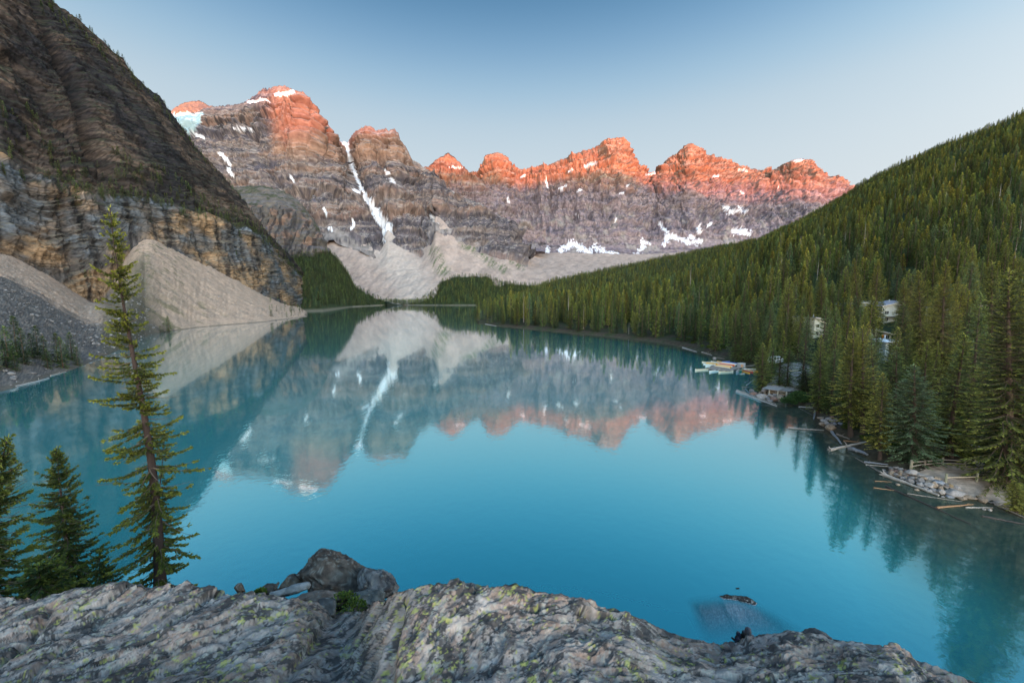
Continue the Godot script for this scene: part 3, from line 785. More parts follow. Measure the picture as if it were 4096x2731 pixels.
	knoll = forest_floor([Vector3(1570, 1219, 1210), Vector3(1685, 1205, 1240), Vector3(1740, 1165, 1300), Vector3(1768, 1128, 1330), Vector3(1812, 1110, 1360), Vector3(1880, 1106, 1370), Vector3(1945, 1107, 1380), Vector3(2002, 1132, 1370), Vector3(2090, 1140, 1350), Vector3(2300, 1150, 1350)], [[1570, 1220], [1700, 1221], [1900, 1221], [2300, 1222]], 1570, 2300, 160, 26, "wooded knoll at the head of the lake")

var apron: Dictionary
var knoll: Dictionary

func forest_floor(top: Array, shore: Array, x0: float, x1: float, nu: int, nv: int, label: String) -> Dictionary:
	var T := row_w(top, x0, x1, nu)
	var sh := PackedVector3Array()
	var sp := []
	for q in shore: sp.append(Vector3(q[0], q[1], 0))
	for i in nu + 1:
		var x := lerpf(x0, x1, float(i) / nu)
		sh.append(G(x, row_at(sp, x).x))
	var disp := func(p: Vector3, _n: Vector3, _u: float, v: float) -> Vector3:
		return p + Vector3(0, nA.get_noise_2d(p.x / 40.0, p.z / 40.0) * 5.0 * clampf((2.0 - v) * 4.0, 0, 1), 0)
	var colf := func(p: Vector3, _n: Vector3, _u: float, _v: float) -> Color:
		if p.y < 2.0: return Color(0.26, 0.22, 0.16)
		var bare := smoothstep(-0.325, -0.295, p.x / -p.z) * (1.0 if x1 < 1700.0 else 0.0)
		return Color(0.36, 0.30, 0.25) * bare + Color(0.04, 0.06, 0.024).lerp(Color(0.06, 0.085, 0.03), clampf(0.5 + nA.get_noise_2d(p.x / 25.0, p.z / 25.0), 0, 1)) * (1.0 - bare)
	var g := patch([row_off(T, 60, -30), T, sh, row_off(sh, -30, -8)], [3, nv, 3], nu, disp, colf)
	tag(put("forest_floor", patch_mesh(g), M.soil), label, "ground", "", "structure")
	return g

# unseen range behind the viewer, crest shaped to set the shadow line on the peaks
const SUN_AZ := 0.30
const SUN_EL := 0.036
func build_unseen_range() -> void:
	var sd := Vector3(sin(SUN_AZ) * cos(SUN_EL), sin(SUN_EL), cos(SUN_AZ) * cos(SUN_EL))
	var tp := [[800, 418, 2260], [960, 412, 2280], [1020, 400, 2290], [1060, 430, 2200], [1100, 520, 2180], [1150, 610, 2130], [1230, 640, 2120], [1290, 600, 2180], [1340, 550, 2270], [1420, 545, 2280], [1470, 575, 2260], [1530, 560, 2270], [1570, 515, 2285], [1790, 690, 2800], [1890, 705, 2880], [1930, 705, 4150], [1965, 742, 4100], [2050, 765, 4050], [2180, 750, 4080], [2350, 745, 4080], [2480, 760, 4060], [2580, 810, 3980], [2700, 835, 3900], [2850, 838, 3900], [3000, 838, 3900], [3200, 845, 3850], [3350, 850, 3850]]
	var crest := []
	for q in tp:
		var p := W(q[0], q[1], q[2])
		var k := (9000.0 - p.z) / sd.z
		p += sd * k
		crest.append(Vector2(p.x, p.y))
	crest.sort_custom(func(a, b): return a.x < b.x)
	var pts := [Vector2(-9000, 1500), Vector2(-4000, 1700), Vector2(crest[0].x - 300, 1720)]
	for c in crest:
		if c.x > pts[pts.size() - 1].x + 20.0: pts.append(c)
	pts.append_array([Vector2(12000, 1500), Vector2(17000, 1300)])
	var rows := [PackedVector3Array(), PackedVector3Array(), PackedVector3Array()]
	for p in pts:
		rows[0].append(Vector3(p.x, -20, 11500))
		rows[1].append(Vector3(p.x, p.y, 9000))
		rows[2].append(Vector3(p.x, -20, 6800))
	var colf := func(p: Vector3, _n: Vector3, _u: float, _v: float) -> Color:
		return Color(0.10, 0.11, 0.07) if p.y < 900 else Color(0.26, 0.22, 0.19)
	var g := patch(rows, [2, 3], pts.size() - 1, none, colf)
	tag(put("unseen_range", patch_mesh(g), M.farrock), "unseen far range behind the viewer, crest shaped to shade the valley", "mountain", "", "structure")

# ---------------------------------------------------------------- conifers
# One tree: [trunk mesh, crown mesh]. h height, r widest reach, bare share of bare trunk, step between whorls, per branches per whorl,
# blade length and width of a needle spray, gap chance of a missing branch, droop, ragged.
func conifer(sd: int, h: float, r: float, bare: float, step: float, per: int, bl: float, bw: float, gap: float, droop: float, along: float, tone: Array, lean := Vector3.ZERO, sticks := false, fine := 1, trunk_r := 0.0) -> Array:
	var g := RandomNumberGenerator.new()
	g.seed = sd
	var tr: float = trunk_r if trunk_r > 0.0 else 0.013 * h + 0.03
	var t := MB.new()
	var pts := []
	var rad := []
	var n := 12 if fine > 1 else 6
	var wob := Vector3(g.randf_range(-1, 1), 0, g.randf_range(-1, 1)) * (0.008 if fine < 3 else 0.02) * h
	for i in n + 1:
		var f := float(i) / n
		pts.append(Vector3(0, f * h - (0.15 if i == 0 else 0.0), 0) + lean * f * f + wob * sin(f * 5.0))
		rad.append(maxf(tr * pow(1.0 - f, 0.8 if fine < 3 else 1.1) * (1.25 if i == 0 else 1.0), 0.012))
	t.col = Color(0.085, 0.062, 0.048) if fine < 3 else Color(0.040, 0.030, 0.024)
	t.tube(pts, rad, 9 if fine > 1 else 6)
	var c := MB.new()
	var y := bare * h
	var az := g.randf() * TAU
	var dens := FastNoiseLite.new()
	dens.seed = sd
	dens.frequency = 1.0
	while y < h * 0.985:
		var f := y / h
		var cf := (f - bare) / (1.0 - bare)
		var prof := pow(1.0 - cf, 0.75) * (0.72 + 0.28 * smoothstep(0.0, 0.22, cf)) + 0.035
		prof *= 1.0 + 0.35 * dens.get_noise_1d(y * 2.2 / maxf(step * 3.0, 0.3))
		var nb := per if cf < 0.85 else maxi(3, per - 2)
		for b in nb:
			az += TAU / nb + g.randf_range(-0.45, 0.45)
			if g.randf() < gap: continue
			if h > 9.0 and fine > 2 and nA.get_noise_3d(y * 0.9 + sd, cos(az) * 0.9, sin(az) * 0.9) < -0.10: continue
			var ln := r * prof * (g.randf_range(0.62, 1.12) if fine < 3 else g.randf_range(0.35, 1.15))
			var el := lerpf(-0.22 - droop, 0.75, pow(cf, 1.6)) + g.randf_range(-0.12, 0.12) * (1.0 if fine < 3 else 2.2)
			var o := Vector3(0, y + g.randf_range(-0.5, 0.5) * step, 0) + lean * f * f + wob * sin(f * 5.0)
			var dir := Vector3(cos(az), 0, sin(az))
			branch(c, t, g, o, dir, ln, el, droop, bl * lerpf(0.65, 1.0, prof), bw * lerpf(0.7, 1.0, prof), along, tone, sticks, fine)
		y += step * g.randf_range(0.75, 1.25) * lerpf(1.0, 0.55, cf)
	# leader
	c.col = tone[1]
	for k in 5:
		var top: Vector3 = pts[n]
		var a := k * 1.3
		spray(c, g, top - Vector3(0, bl * (0.2 + 0.25 * k), 0), Vector3(cos(a) * 0.35, 1, sin(a) * 0.35).normalized(), Vector3(cos(a), 0, sin(a)), bl * 0.8, bw * 0.6)
	return [t.mesh(), c.mesh()]

func spray(c: MB, g: RandomNumberGenerator, p: Vector3, d: Vector3, side: Vector3, l: float, w: float) -> void:
	var s := side - d * side.dot(d)
	s = s.normalized() * w * 0.5
	var m := p + d * l * g.randf_range(0.35, 0.5)
	var e := p + d * l
	c.tri(p, m + s, e)
	c.tri(p, e, m - s)

func branch(c: MB, t: MB, g: RandomNumberGenerator, o: Vector3, dir: Vector3, ln: float, el: float, droop: float, bl: float, bw: float, along: float, tone: Array, sticks: bool, fine: int) -> void:
	var side := Vector3(-dir.z, 0, dir.x)
	var k := maxi(2, int(ln / along))
	var prev := o
	var bp := []
	var br := []
	var dead := fine > 2 and g.randf() < (0.16 if o.y < 6.0 else 0.06)
	for i in k + 1:
		var f := float(i) / k
		# leaves the trunk at el, sags in the middle, the tip lifts again
		var up := ln * (sin(el) * f - droop * 0.55 * f * (1.0 - f) + 0.10 * f * f)
		var p := o + dir * ln * cos(el) * f + Vector3(0, up, 0) + side * ln * 0.05 * sin(f * 4.0 + o.y * 9.0)
		bp.append(p)
		br.append(maxf(ln * 0.016 * (1.0 - f), 0.006 if fine > 1 else 0.01))
		if i == 0: continue
		var ax := (p - prev).normalized()
		prev = p
		if f < (0.18 if fine < 3 else 0.10): continue
		if fine > 2 and nC.get_noise_3d(p.x * 2.1, p.y * 2.1, p.z * 2.1) < -0.32: continue
		if dead: continue
		var tip := smoothstep(0.45, 1.0, f)
		for s in [-1.0, 1.0]:
			for q in fine:
				if g.randf() < 0.12: continue
				var ba: Vector3 = (ax * g.randf_range(0.5, 0.9) + side * s * g.randf_range(0.45, 1.0) * (1.0 - 0.4 * f) + Vector3(0, g.randf_range(-0.38, 0.22), 0)).normalized()
				var nrm: Vector3 = (side * s * 0.25 + Vector3(g.randf_range(-0.6, 0.6), g.randf_range(-0.5, 0.5), g.randf_range(-0.6, 0.6)))
				var sd := ba.cross(Vector3.UP + nrm).normalized()
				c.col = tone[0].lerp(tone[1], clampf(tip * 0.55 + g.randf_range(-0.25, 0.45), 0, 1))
				var l := bl * g.randf_range(0.6, 1.15) * (1.0 - 0.35 * f)
				var at := p - ax * along * g.randf() if fine > 1 else p
				spray(c, g, at, ba, sd, l, bw * g.randf_range(0.7, 1.2))
				if fine > 2:       # hanging and rising shoots
					var hb: Vector3 = (ba * 0.6 + Vector3(0, g.randf_range(-0.9, 0.35), 0)).normalized()
					spray(c, g, at + ba * l * 0.4, hb, hb.cross(side + nrm).normalized(), l * 0.7, bw * 0.8)
	if sticks and ln > 0.25:
		t.col = Color(0.10, 0.075, 0.058)
		t.tube(bp, br, 4, false)

var protos := {"near": [], "mid": [], "far": [], "giant": []}
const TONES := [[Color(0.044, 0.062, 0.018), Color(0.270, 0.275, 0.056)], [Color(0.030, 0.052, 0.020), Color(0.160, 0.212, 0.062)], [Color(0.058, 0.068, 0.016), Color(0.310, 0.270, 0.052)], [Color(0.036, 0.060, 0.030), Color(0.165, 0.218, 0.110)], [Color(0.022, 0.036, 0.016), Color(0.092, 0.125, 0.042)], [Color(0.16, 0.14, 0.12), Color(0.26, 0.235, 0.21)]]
const TONE_WORD := ["olive green", "deep green", "yellowish green", "blue green", "dark green", "bare grey"]

func make_protos() -> void:
	for k in 5:
		# full-size trees are 1 unit = 1 m at 18 m height, scaled per instance
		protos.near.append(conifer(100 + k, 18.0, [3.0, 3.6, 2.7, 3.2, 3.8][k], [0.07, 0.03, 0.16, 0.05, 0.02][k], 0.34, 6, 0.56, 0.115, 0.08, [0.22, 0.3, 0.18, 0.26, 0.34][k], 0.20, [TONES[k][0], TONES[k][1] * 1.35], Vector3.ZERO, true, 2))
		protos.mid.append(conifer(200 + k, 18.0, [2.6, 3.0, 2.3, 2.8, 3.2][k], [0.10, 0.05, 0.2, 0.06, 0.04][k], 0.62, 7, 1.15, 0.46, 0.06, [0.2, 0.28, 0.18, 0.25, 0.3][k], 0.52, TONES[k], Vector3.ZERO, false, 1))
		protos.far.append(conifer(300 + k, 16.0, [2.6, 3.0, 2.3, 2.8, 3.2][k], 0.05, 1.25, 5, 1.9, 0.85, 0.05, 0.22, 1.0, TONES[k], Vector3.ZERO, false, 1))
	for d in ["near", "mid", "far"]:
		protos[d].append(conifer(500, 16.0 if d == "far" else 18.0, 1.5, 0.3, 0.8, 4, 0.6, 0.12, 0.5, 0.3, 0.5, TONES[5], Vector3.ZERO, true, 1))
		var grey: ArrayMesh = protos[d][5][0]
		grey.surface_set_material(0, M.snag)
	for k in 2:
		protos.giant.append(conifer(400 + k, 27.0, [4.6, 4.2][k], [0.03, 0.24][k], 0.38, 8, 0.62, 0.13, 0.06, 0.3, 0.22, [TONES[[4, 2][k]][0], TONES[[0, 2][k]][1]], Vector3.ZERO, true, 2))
	for d in protos:
		for pr in protos[d]:
			if pr[0].surface_get_material(0) == null: pr[0].surface_set_material(0, M.bark)
			pr[1].surface_set_material(0, M.needles)

var singles := []        # trees that may stand alone: [screen height, position, height, kind, yaw, width]
var crowd := {}          # "mid0" -> transforms

func joined_tree(pr: Array) -> ArrayMesh:
	var m := ArrayMesh.new()
	for k in 2:
		m.add_surface_from_arrays(Mesh.PRIMITIVE_TRIANGLES, pr[k].surface_get_arrays(0))
		m.surface_set_material(k, pr[k].surface_get_material(0))
	return m

func note_tree(p: Vector3, h: float, kind: int, width := 1.0) -> void:
	var a := px(p)
	var b := px(p + Vector3(0, h, 0))
	if a.x < -160 or a.x > 4900 or b.y > 2900: return
	singles.append([absf(a.y - b.y), p, h, kind, rng.randf() * TAU, width, a])

func scatter_land() -> void:
	# the hillside on the right: more and smaller trees with distance
	var a := -0.092
	var nu := 0
	for ring in 150:
		var d := 48.0 * pow(1.0245, ring)
		if d > 1700.0: break
		var gap := d * 0.0245
		var sp := lerpf(5.6, 6.9, smoothstep(120.0, 900.0, d))
		var na := int(2.3 * d / sp)
		var reps := int(ceil(gap / sp))
		for i in na:
			for q in reps:
				if rng.randf() > (gap / sp) / reps: continue
				var aa := lerpf(-0.095, 2.1, (i + rng.randf()) / na)
				var dd := d + rng.randf() * gap
				var p := Vector3(aa * dd, 0, -dd)
				p.y = land(p.x, p.z)
				if p.y < (1.28 if dd < 110.0 else 0.75): continue
				var f := clampf((aa + 0.105) / 2.505 * 260.0, 0, 259.0)
				var crest: float = land_d[int(f)][land_d[0].size() - 3]
				if dd > crest + 60.0: continue
				if not may_grow(p): continue
				if dd > 130.0 and nA.get_noise_2d(p.x / 28.0 + 60.0, p.z / 28.0) < -0.20: continue
				var n := nA.get_noise_2d(p.x / 40.0, p.z / 40.0)
				var h := lerpf(10.0, 20.5, clampf(0.5 + n + rng.randf_range(-0.4, 0.4), 0, 1)) * lerpf(1.0, 0.62, smoothstep(300.0, 1100.0, dd))
				if rng.randf() < 0.22: h *= rng.randf_range(0.35, 0.7)
				elif rng.randf() < 0.12: h *= 1.25
				if p.x / dd < 0.0 and dd < 500: h *= lerpf(0.62, 1.0, smoothstep(-0.09, 0.0, aa))
				note_tree(p - Vector3(0, 0.15, 0), h, 5 if dd > 140.0 and rng.randf() < 0.018 else pick_kind(n), rng.randf_range(0.8, 1.15))

func pick_kind(n: float) -> int:
	var k := rng.randf() + n * 0.5
	return 4 if k < 0.16 else 1 if k < 0.4 else 0 if k < 0.72 else 3 if k < 0.84 else 2

var clear_px := []        # outlines on the picture of the places kept open, as world polygons
func may_grow(p: Vector3) -> bool:
	var q := Vector2(p.x, p.z)
	for c in clear_px:
		if Geometry2D.is_point_in_polygon(q, c): return false
	return true

func world_poly(pts: Array, h := 1.3) -> PackedVector2Array:
	var r := PackedVector2Array()
	for q in pts:
		var p := on_land(q[0], q[1]) if h < 0 else G(q[0], q[1], h)
		r.append(Vector2(p.x, p.z))
	return r

func scatter_patch(g: Dictionary, v0: float, v1: float, density: float, hlo: float, hhi: float, kinds: Array, test: Callable = none) -> void:
	var P: PackedVector3Array = g.P
	var V: PackedFloat32Array = g.V
	var w: int = g.nu + 1
	for j in int(g.nv):
		if V[j] < v0 or V[j] > v1: continue
		for i in int(g.nu):
			var n := j * w + i
			var ar := (P[n + 1] - P[n]).cross(P[n + w] - P[n]).length()
			var want := ar * density
			while want > 0.0:
				if rng.randf() < want:
					var p := P[n].lerp(P[n + 1], rng.randf()).lerp(P[n + w].lerp(P[n + w + 1], rng.randf()), rng.randf())
					if p.y > 1.0 and (not test.is_valid() or test.call(p, g.N[n])):
						note_tree(p - Vector3(0, 0.3, 0), rng.randf_range(hlo, hhi), kinds[rng.randi() % kinds.size()])
				want -= 1.0

func place_trees(limit: int) -> void:
	singles.sort_custom(func(a, b): return a[0] > b[0])
	var n_single := 0
	for t in singles:
		var p: Vector3 = t[1]
		var near: bool = t[0] > 170.0
		var set_: String = "near" if near else "mid" if t[0] > 42.0 else "far"
		var pr: Array = protos[set_][t[3]]
		var s: float = t[2] / (16.0 if set_ == "far" else 18.0)
		var b := Basis(Vector3.UP, t[4]).scaled(Vector3(s * t[5], s, s * t[5]))
		var q: Vector2 = t[6]
		if n_single < limit and q.x > -60 and q.x < 4160 and t[0] > 40.0:
			n_single += 1
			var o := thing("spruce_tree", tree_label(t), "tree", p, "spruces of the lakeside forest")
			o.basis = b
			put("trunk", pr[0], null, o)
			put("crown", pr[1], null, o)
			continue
		var key := set_ + str(t[3])
		if not crowd.has(key): crowd[key] = []
		crowd[key].append([Transform3D(b, p), 0.6 + 1.15 * pow(rng.randf(), 1.3), rng.randf_range(-0.10, 0.16)])
	for key in crowd:
		var mm := MultiMesh.new()
		mm.transform_format = MultiMesh.TRANSFORM_3D
		mm.use_colors = true
		mm.mesh = joined_tree(protos[key.left(key.length() - 1)][int(key.right(1))])
		mm.instance_count = crowd[key].size()
		for i in crowd[key].size():
			var e: Array = crowd[key][i]
			mm.set_instance_transform(i, e[0])
			mm.set_instance_color(i, Color(e[1] + e[2], e[1], e[1] - e[2] * 0.5))
		var o := MultiMeshInstance3D.new()
		o.name = numbered("conifer_forest")
		o.multimesh = mm
		add_child(o)
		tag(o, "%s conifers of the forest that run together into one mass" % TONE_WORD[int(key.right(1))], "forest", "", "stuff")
	print("trees: ", singles.size(), " single ", n_single)

var marks := [[1950, 1290, "at the tip of the wooded point"], [2150, 1310, "right of the wooded point's tip"], [2400, 1335, "midway along the wooded shore"], [2650, 1360, "on the wooded shore's right half"], [2800, 1395, "above the white log ashore"], [2930, 1435, "directly behind the canoe dock"], [3030, 1440, "behind the dock's grey chest"], [3100, 1500, "beside the gravel landing"], [3250, 1330, "beside the low cream cabin"], [3200, 1420, "behind the gravel landing"], [3330, 1560, "behind the green shrub"], [3400, 1640, "above the middle boulder heap"], [3450, 1300, "among the pale cabins"], [3600, 1300, "in front of the upper cabin"], [3650, 1700, "left of the rail fence"], [3800, 1750, "behind the rail fence"], [3850, 1350, "near the right-hand cabin"], [4000, 1500, "by the right-hand path"], [4050, 1900, "right of the fenced landing"]]
var seen_label := {}
func tree_label(t: Array) -> String:
	var q: Vector2 = t[6]
	var best := ""
	var bd := 1e9
	for m in marks:
		var d := Vector2((q.x - m[0]), (q.y - m[1]) * 1.6).length()
		if d < bd:
			bd = d
			best = m[2]
	if q.x < 1250: best = "on the left shore" if q.y > 1280 else "on the left mountain's ledges"
	elif bd > 330: best = "up on the wooded hillside" if q.y < 1250 else best
	var size: String = "towering" if t[2] > 19.0 else "tall" if t[2] > 16.0 else "middling" if t[2] > 11.0 else "short"
	var form: String = "slender" if t[5] < 0.92 else "broad" if t[5] > 1.06 else "pointed"
	var l := "%s %s %s spruce %s" % [size, form, TONE_WORD[t[3]], best]
	seen_label[l] = seen_label.get(l, 0) + 1
	var k: int = seen_label[l]
	if k > 1:
		var w := ["", "", "second", "third", "fourth", "fifth", "sixth", "seventh", "eighth", "ninth", "tenth"]
		l += ", %s tallest alike" % w[mini(k, 10)]
	return l

# trees that stand out: [base x, base y, top x, top y, tone, width, label]
var heroes := [
	[3050, 1568, 3052, 1369, 0, 1.25, "bushy olive spruce at the end of the bank beside the canoe dock"],
	[3118, 1542, 3125, 1401, 1, 1.15, "left of two green spruces standing on the gravel landing"],
	[3152, 1546, 3157, 1391, 1, 1.1, "right of two green spruces standing on the gravel landing"],
	[3092, 1500, 3094, 1392, 4, 1.2, "dark short spruce behind the two on the gravel landing"],
	[3282, 1520, 3284, 1400, 1, 1.2, "green spruce at the right end of the gravel landing"],
	[3080, 1452, 3084, 1300, 0, 1.1, "olive spruce left of the white van"],
	[3224, 1566, 3225, 1472, 4, 1.3, "small dark spruce between the gravel landing and the green shrub"],
	[3272, 1650, 3289, 1337, 0, 0.85, "tall spruce with a bare grey trunk right of the green shrub"],
	[3328, 1652, 3340, 1392, 1, 0.9, "dark green spruce just right of the bare grey trunk"],
	[3404, 1742, 3411, 1306, 2, 1.15, "big yellowish spruce behind the middle boulders, left of a pair"],
	[3452, 1735, 3453, 1297, 2, 1.05, "rusty topped spruce behind the middle boulders, right of a pair"],
	[3500, 1720, 3490, 1330, 3, 0.9, "blue green spruce behind the rusty topped one"],
	[3522, 1838, 3532, 1488, 2, 1.0, "bright green narrow spruce at the water above the driftwood"],
	[3580, 1700, 3590, 1380, 1, 1.0, "deep green spruce in the shade behind the broad blue green one"],
	[3656, 1848, 3662, 1451, 3, 1.5, "broad blue green spruce left of the rail fence"],
	[3740, 1627, 3795, 1040, 2, 0.95, "very tall yellowish spruce with a long bare lower trunk"],
	[3690, 1540, 3676, 1076, 2, 1.05, "tall yellowish spruce left of the one with the long bare trunk"],
	[3625, 1490, 3618, 1110, 0, 1.0, "olive spruce left of the two tall yellowish ones"],
	[3802, 1826, 3855, 1329, 0, 1.1, "dark trunked spruce leaning right behind the rail fence"],
	[4015, 1935, 4052, 1069, 0, 1.3, "huge dark spruce filling the right edge beside the landing"],
	[4150, 1930, 4140, 980, 4, 1.2, "huge shaded spruce cut by the right edge of the view"],
	[3960, 1640, 3975, 1040, 4, 0.95, "dark spruce behind the path at the right edge"],
	[4070, 2050, 4066, 1918, 2, 1.5, "young bright green spruce at the water in the lower right corner"],
	[3498, 1390, 3511, 1036, 0, 0.9, "tall straight spruce in front of the upper left cabin"],
	[3438, 1330, 3419, 1030, 2, 0.9, "sunny yellowish spruce with a pale trunk left of the upper cabin"],
	[3278, 1340, 3293, 1092, 1, 1.0, "dark spruce standing before the end wall of the low cabin"],
	[3878, 1345, 3893, 985, 1, 0.75, "narrow deep green spruce in front of the right-hand cabin"],
	[3160, 1415, 3165, 1150, 0, 1.0, "olive spruce left of the low cabin"],
	[2947, 1446, 2940, 1235, 1, 1.0, "spruce with a pale bare stem behind the canoes, left of two"],
	[2965, 1445, 2968, 1225, 1, 1.0, "spruce with a pale bare stem behind the canoes, right of two"],
	[3006, 1443, 3000, 1210, 1, 1.0, "spruce behind the grey box on the dock"],
	[3330, 1480, 3340, 1320, 3, 1.0, "slim blue green spruce below the end of the low cabin"],
	[3560, 1560, 3570, 1350, 4, 1.0, "shaded spruce in front of the pale blue building"],
	[3870, 1560, 3865, 1360, 2, 1.2, "light green spruce below the right-hand cabin"],
	[3930, 1700, 3935, 1300, 4, 1.1, "dark spruce left of the path at the right edge"],
]

func place_heroes() -> void:
	for q in heroes:
		var p := on_land(q[0], q[1])
		var d := -p.z
		var top := W(q[2], q[3], d)
		var h := top.y - p.y
		var o := thing("spruce_tree", q[6], "tree", p - Vector3(0, 0.1, 0), "spruces of the lakeside forest")
		var big: bool = h > 21.0
		var pr: Array = protos.giant[0 if q[4] in [4, 0] and q[0] > 3900 else 1] if big else protos.near[q[4]]
		var s := h / (27.0 if big else 18.0)
		var tilt := Vector3(top.x - p.x, h, 0).normalized()
		var b := Basis(Quaternion(Vector3.UP, tilt)) * Basis(Vector3.UP, rng.randf() * TAU)
		var wd: float = s * q[5] * (1.0 if big else 1.2 * clampf(lerpf(1.0, 14.0 / maxf(h, 3.0), 0.35), 0.85, 1.5))
		o.basis = b.scaled_local(Vector3(wd, s, wd))
		put("trunk", pr[0], null, o)
		put("crown", pr[1], null, o)
		clear_px.append(PackedVector2Array([Vector2(p.x - 2, p.z - 2), Vector2(p.x + 2, p.z - 2), Vector2(p.x + 2, p.z + 2), Vector2(p.x - 2, p.z + 2)]))

func find_on(g: Dictionary, sx: float, sy: float) -> Vector3:       # the point of a patch that shows at a pixel
	var best := Vector3.ZERO
	var bd := 1e9
	for p in g.P:
		var d := px(p).distance_squared_to(Vector2(sx, sy))
		if d < bd:
			bd = d
			best = p
	return best

func scatter_left() -> void:
	# trees on the ledges and skyline of the left mountain
	scatter_patch(lm, 4.4, 6.3, 0.022, 5.0, 9.0, [4, 4, 1], func(p, n): return n.y > 0.30 and nA.get_noise_2d(p.x / 45.0, p.z / 45.0) > -0.12)
	scatter_patch(lm, 1.3, 2.7, 0.012, 5.0, 9.5, [4, 4, 1], func(p, n): return px(p).x > 150 and nA.get_noise_2d(p.x / 30.0, p.z / 30.0) > -0.05)
	scatter_patch(lm, 7.0, 8.0, 0.0016, 4.0, 8.0, [4, 1], func(p, n): return n.y > 0.35 and nA.get_noise_2d(p.x / 30.0, p.z / 30.0) > 0.0)
	scatter_patch(lscree, 1.0, 2.0, 0.005, 3.0, 7.5, [4, 1], func(p, n): 
		var q := px(p)
		return (q.x > 1075 and q.x < 1250) or (absf(q.x - lerpf(360.0, 560.0, (q.y - 1100) / 220.0)) < 26 and rng.randf() < 0.15))
	scatter_patch(apron, 1.0, 1.97, 0.016, 9.0, 16.0, [4, 1, 4], func(p, n): return true)
	scatter_patch(knoll, 0.85, 1.97, 0.016, 10.0, 17.0, [1, 4, 0], func(p, n): return true)
	# the group on the near left shore
	for q in [[30, 1440, 1300], [70, 1430, 1262], [95, 1455, 1310], [130, 1432, 1330], [150, 1425, 1300], [180, 1440, 1340], [232, 1452, 1330], [250, 1470, 1345], [285, 1438, 1325], [262, 1430, 1370], [312, 1462, 1385], [20, 1470, 1360], [60, 1480, 1380], [190, 1470, 1390], [-30, 1470, 1300], [672, 1325, 1262], [655, 1328, 1290], [640, 1330, 1300]]:
		var p := find_on(lscree, q[0], q[1])
		var best := p
		note_tree(best - Vector3(0, 0.3, 0), (W(q[0], q[2], -p.z).y - p.y), 4 if rng.randf() < 0.6 else 1, 1.3)

# ---------------------------------------------------------------- lake
func build_lake() -> void:
	var na := 420
	var nd := 300
	var v := PackedVector3Array()
	var c := PackedColorArray()
	var uv := PackedVector2Array()
	var idx := PackedInt32Array()
	var mid := G(2985, 2450)
	var sunk := [Vector2(2735, 2392), Vector2(2800, 2384), Vector2(2880, 2376), Vector2(2915, 2370), Vector2(2995, 2378), Vector2(3048, 2412), Vector2(3110, 2446), Vector2(3190, 2492), Vector2(3270, 2540), Vector2(3350, 2600), Vector2(2820, 2640), Vector2(2770, 2500)]
	for j in nd + 1:
		var d := 7.0 * pow(1.0202, j)
		for i in na + 1:
			var a := lerpf(-2.6, 2.6, float(i) / na)
			a = a * 0.55 + 0.45 * a * absf(a) / 2.6
			var p := Vector3(a * d, 0, -d)
			var al := 1.0
			var tint := Color(0.05, 0.45, 0.50)
			if a > -0.105 and a < 2.38:
				var y := land(p.x, p.z)
				var dep := clampf(-y, 0.0, 9.0)
				al = lerpf(0.30, 1.0, smoothstep(0.0, 6.5, dep))
				tint = tint.lerp(Color(0.05, 0.19, 0.165), smoothstep(9.0, 1.0, dep) * 0.85)
			if absf(p.x - mid.x) < 9.0 and absf(p.z - mid.z) < 9.0:
				var q := px(p)
				if Geometry2D.is_point_in_polygon(q, sunk):
					var e := poly_dist(q, sunk + [sunk[0]]).x
					al = lerpf(1.0, 0.32, smoothstep(0.0, 60.0, e) * smoothstep(2600.0, 2430.0, q.y))
			v.append(p)
			c.append(Color(tint.r, tint.g, tint.b, al))
			uv.append(Vector2(p.x, p.z) / 24.0)
	var w := na + 1
	for j in nd:
		for i in na:
			var k := j * w + i
			idx.append_array([k, k + w, k + 1, k + 1, k + w, k + w + 1])
	var n := PackedVector3Array()
	n.resize(v.size())
	n.fill(Vector3.UP)
	tag(put("lake", arr_mesh(v, c, idx, n, uv), M.water), "turquoise glacial lake, calm enough to mirror the peaks", "lake", "", "structure")
	# the bed: a deep bowl under the open water
	var b := MB.new()
	b.col = Color(0.03, 0.20, 0.25)
	b.quad(Vector3(-3500, -17, 20), Vector3(3500, -17, 20), Vector3(3500, -17, -3000), Vector3(-3500, -17, -3000))
	tag(put("lake_bed", b.mesh(), M.soil), "silty floor of the lake", "lake bed", "", "structure")

# ---------------------------------------------------------------- rocks
func ico(sub: int) -> Array:
	var t := (1.0 + sqrt(5.0)) / 2.0
	var v := []
	for q in [[-1, t, 0], [1, t, 0], [-1, -t, 0], [1, -t, 0], [0, -1, t], [0, 1, t], [0, -1, -t], [0, 1, -t], [t, 0, -1], [t, 0, 1], [-t, 0, -1], [-t, 0, 1]]:
		v.append(Vector3(q[0], q[1], q[2]).normalized())
	var f := [[0, 11, 5], [0, 5, 1], [0, 1, 7], [0, 7, 10], [0, 10, 11], [1, 5, 9], [5, 11, 4], [11, 10, 2], [10, 7, 6], [7, 1, 8], [3, 9, 4], [3, 4, 2], [3, 2, 6], [3, 6, 8], [3, 8, 9], [4, 9, 5], [2, 4, 11], [6, 2, 10], [8, 6, 7], [9, 8, 1]]
	for s in sub:
		var m := {}
		var nf := []
		for q in f:
			var k := []
			for e in 3:
				var a: int = q[e]
				var b: int = q[(e + 1) % 3]
				var key := mini(a, b) * 100000 + maxi(a, b)
				if not m.has(key):
					m[key] = v.size()
					v.append(((v[a] + v[b]) * 0.5).normalized())
				k.append(m[key])
			nf.append([q[0], k[0], k[2]])
			nf.append([q[1], k[1], k[0]])
			nf.append([q[2], k[2], k[1]])
			nf.append(k)
		f = nf
	return [v, f]

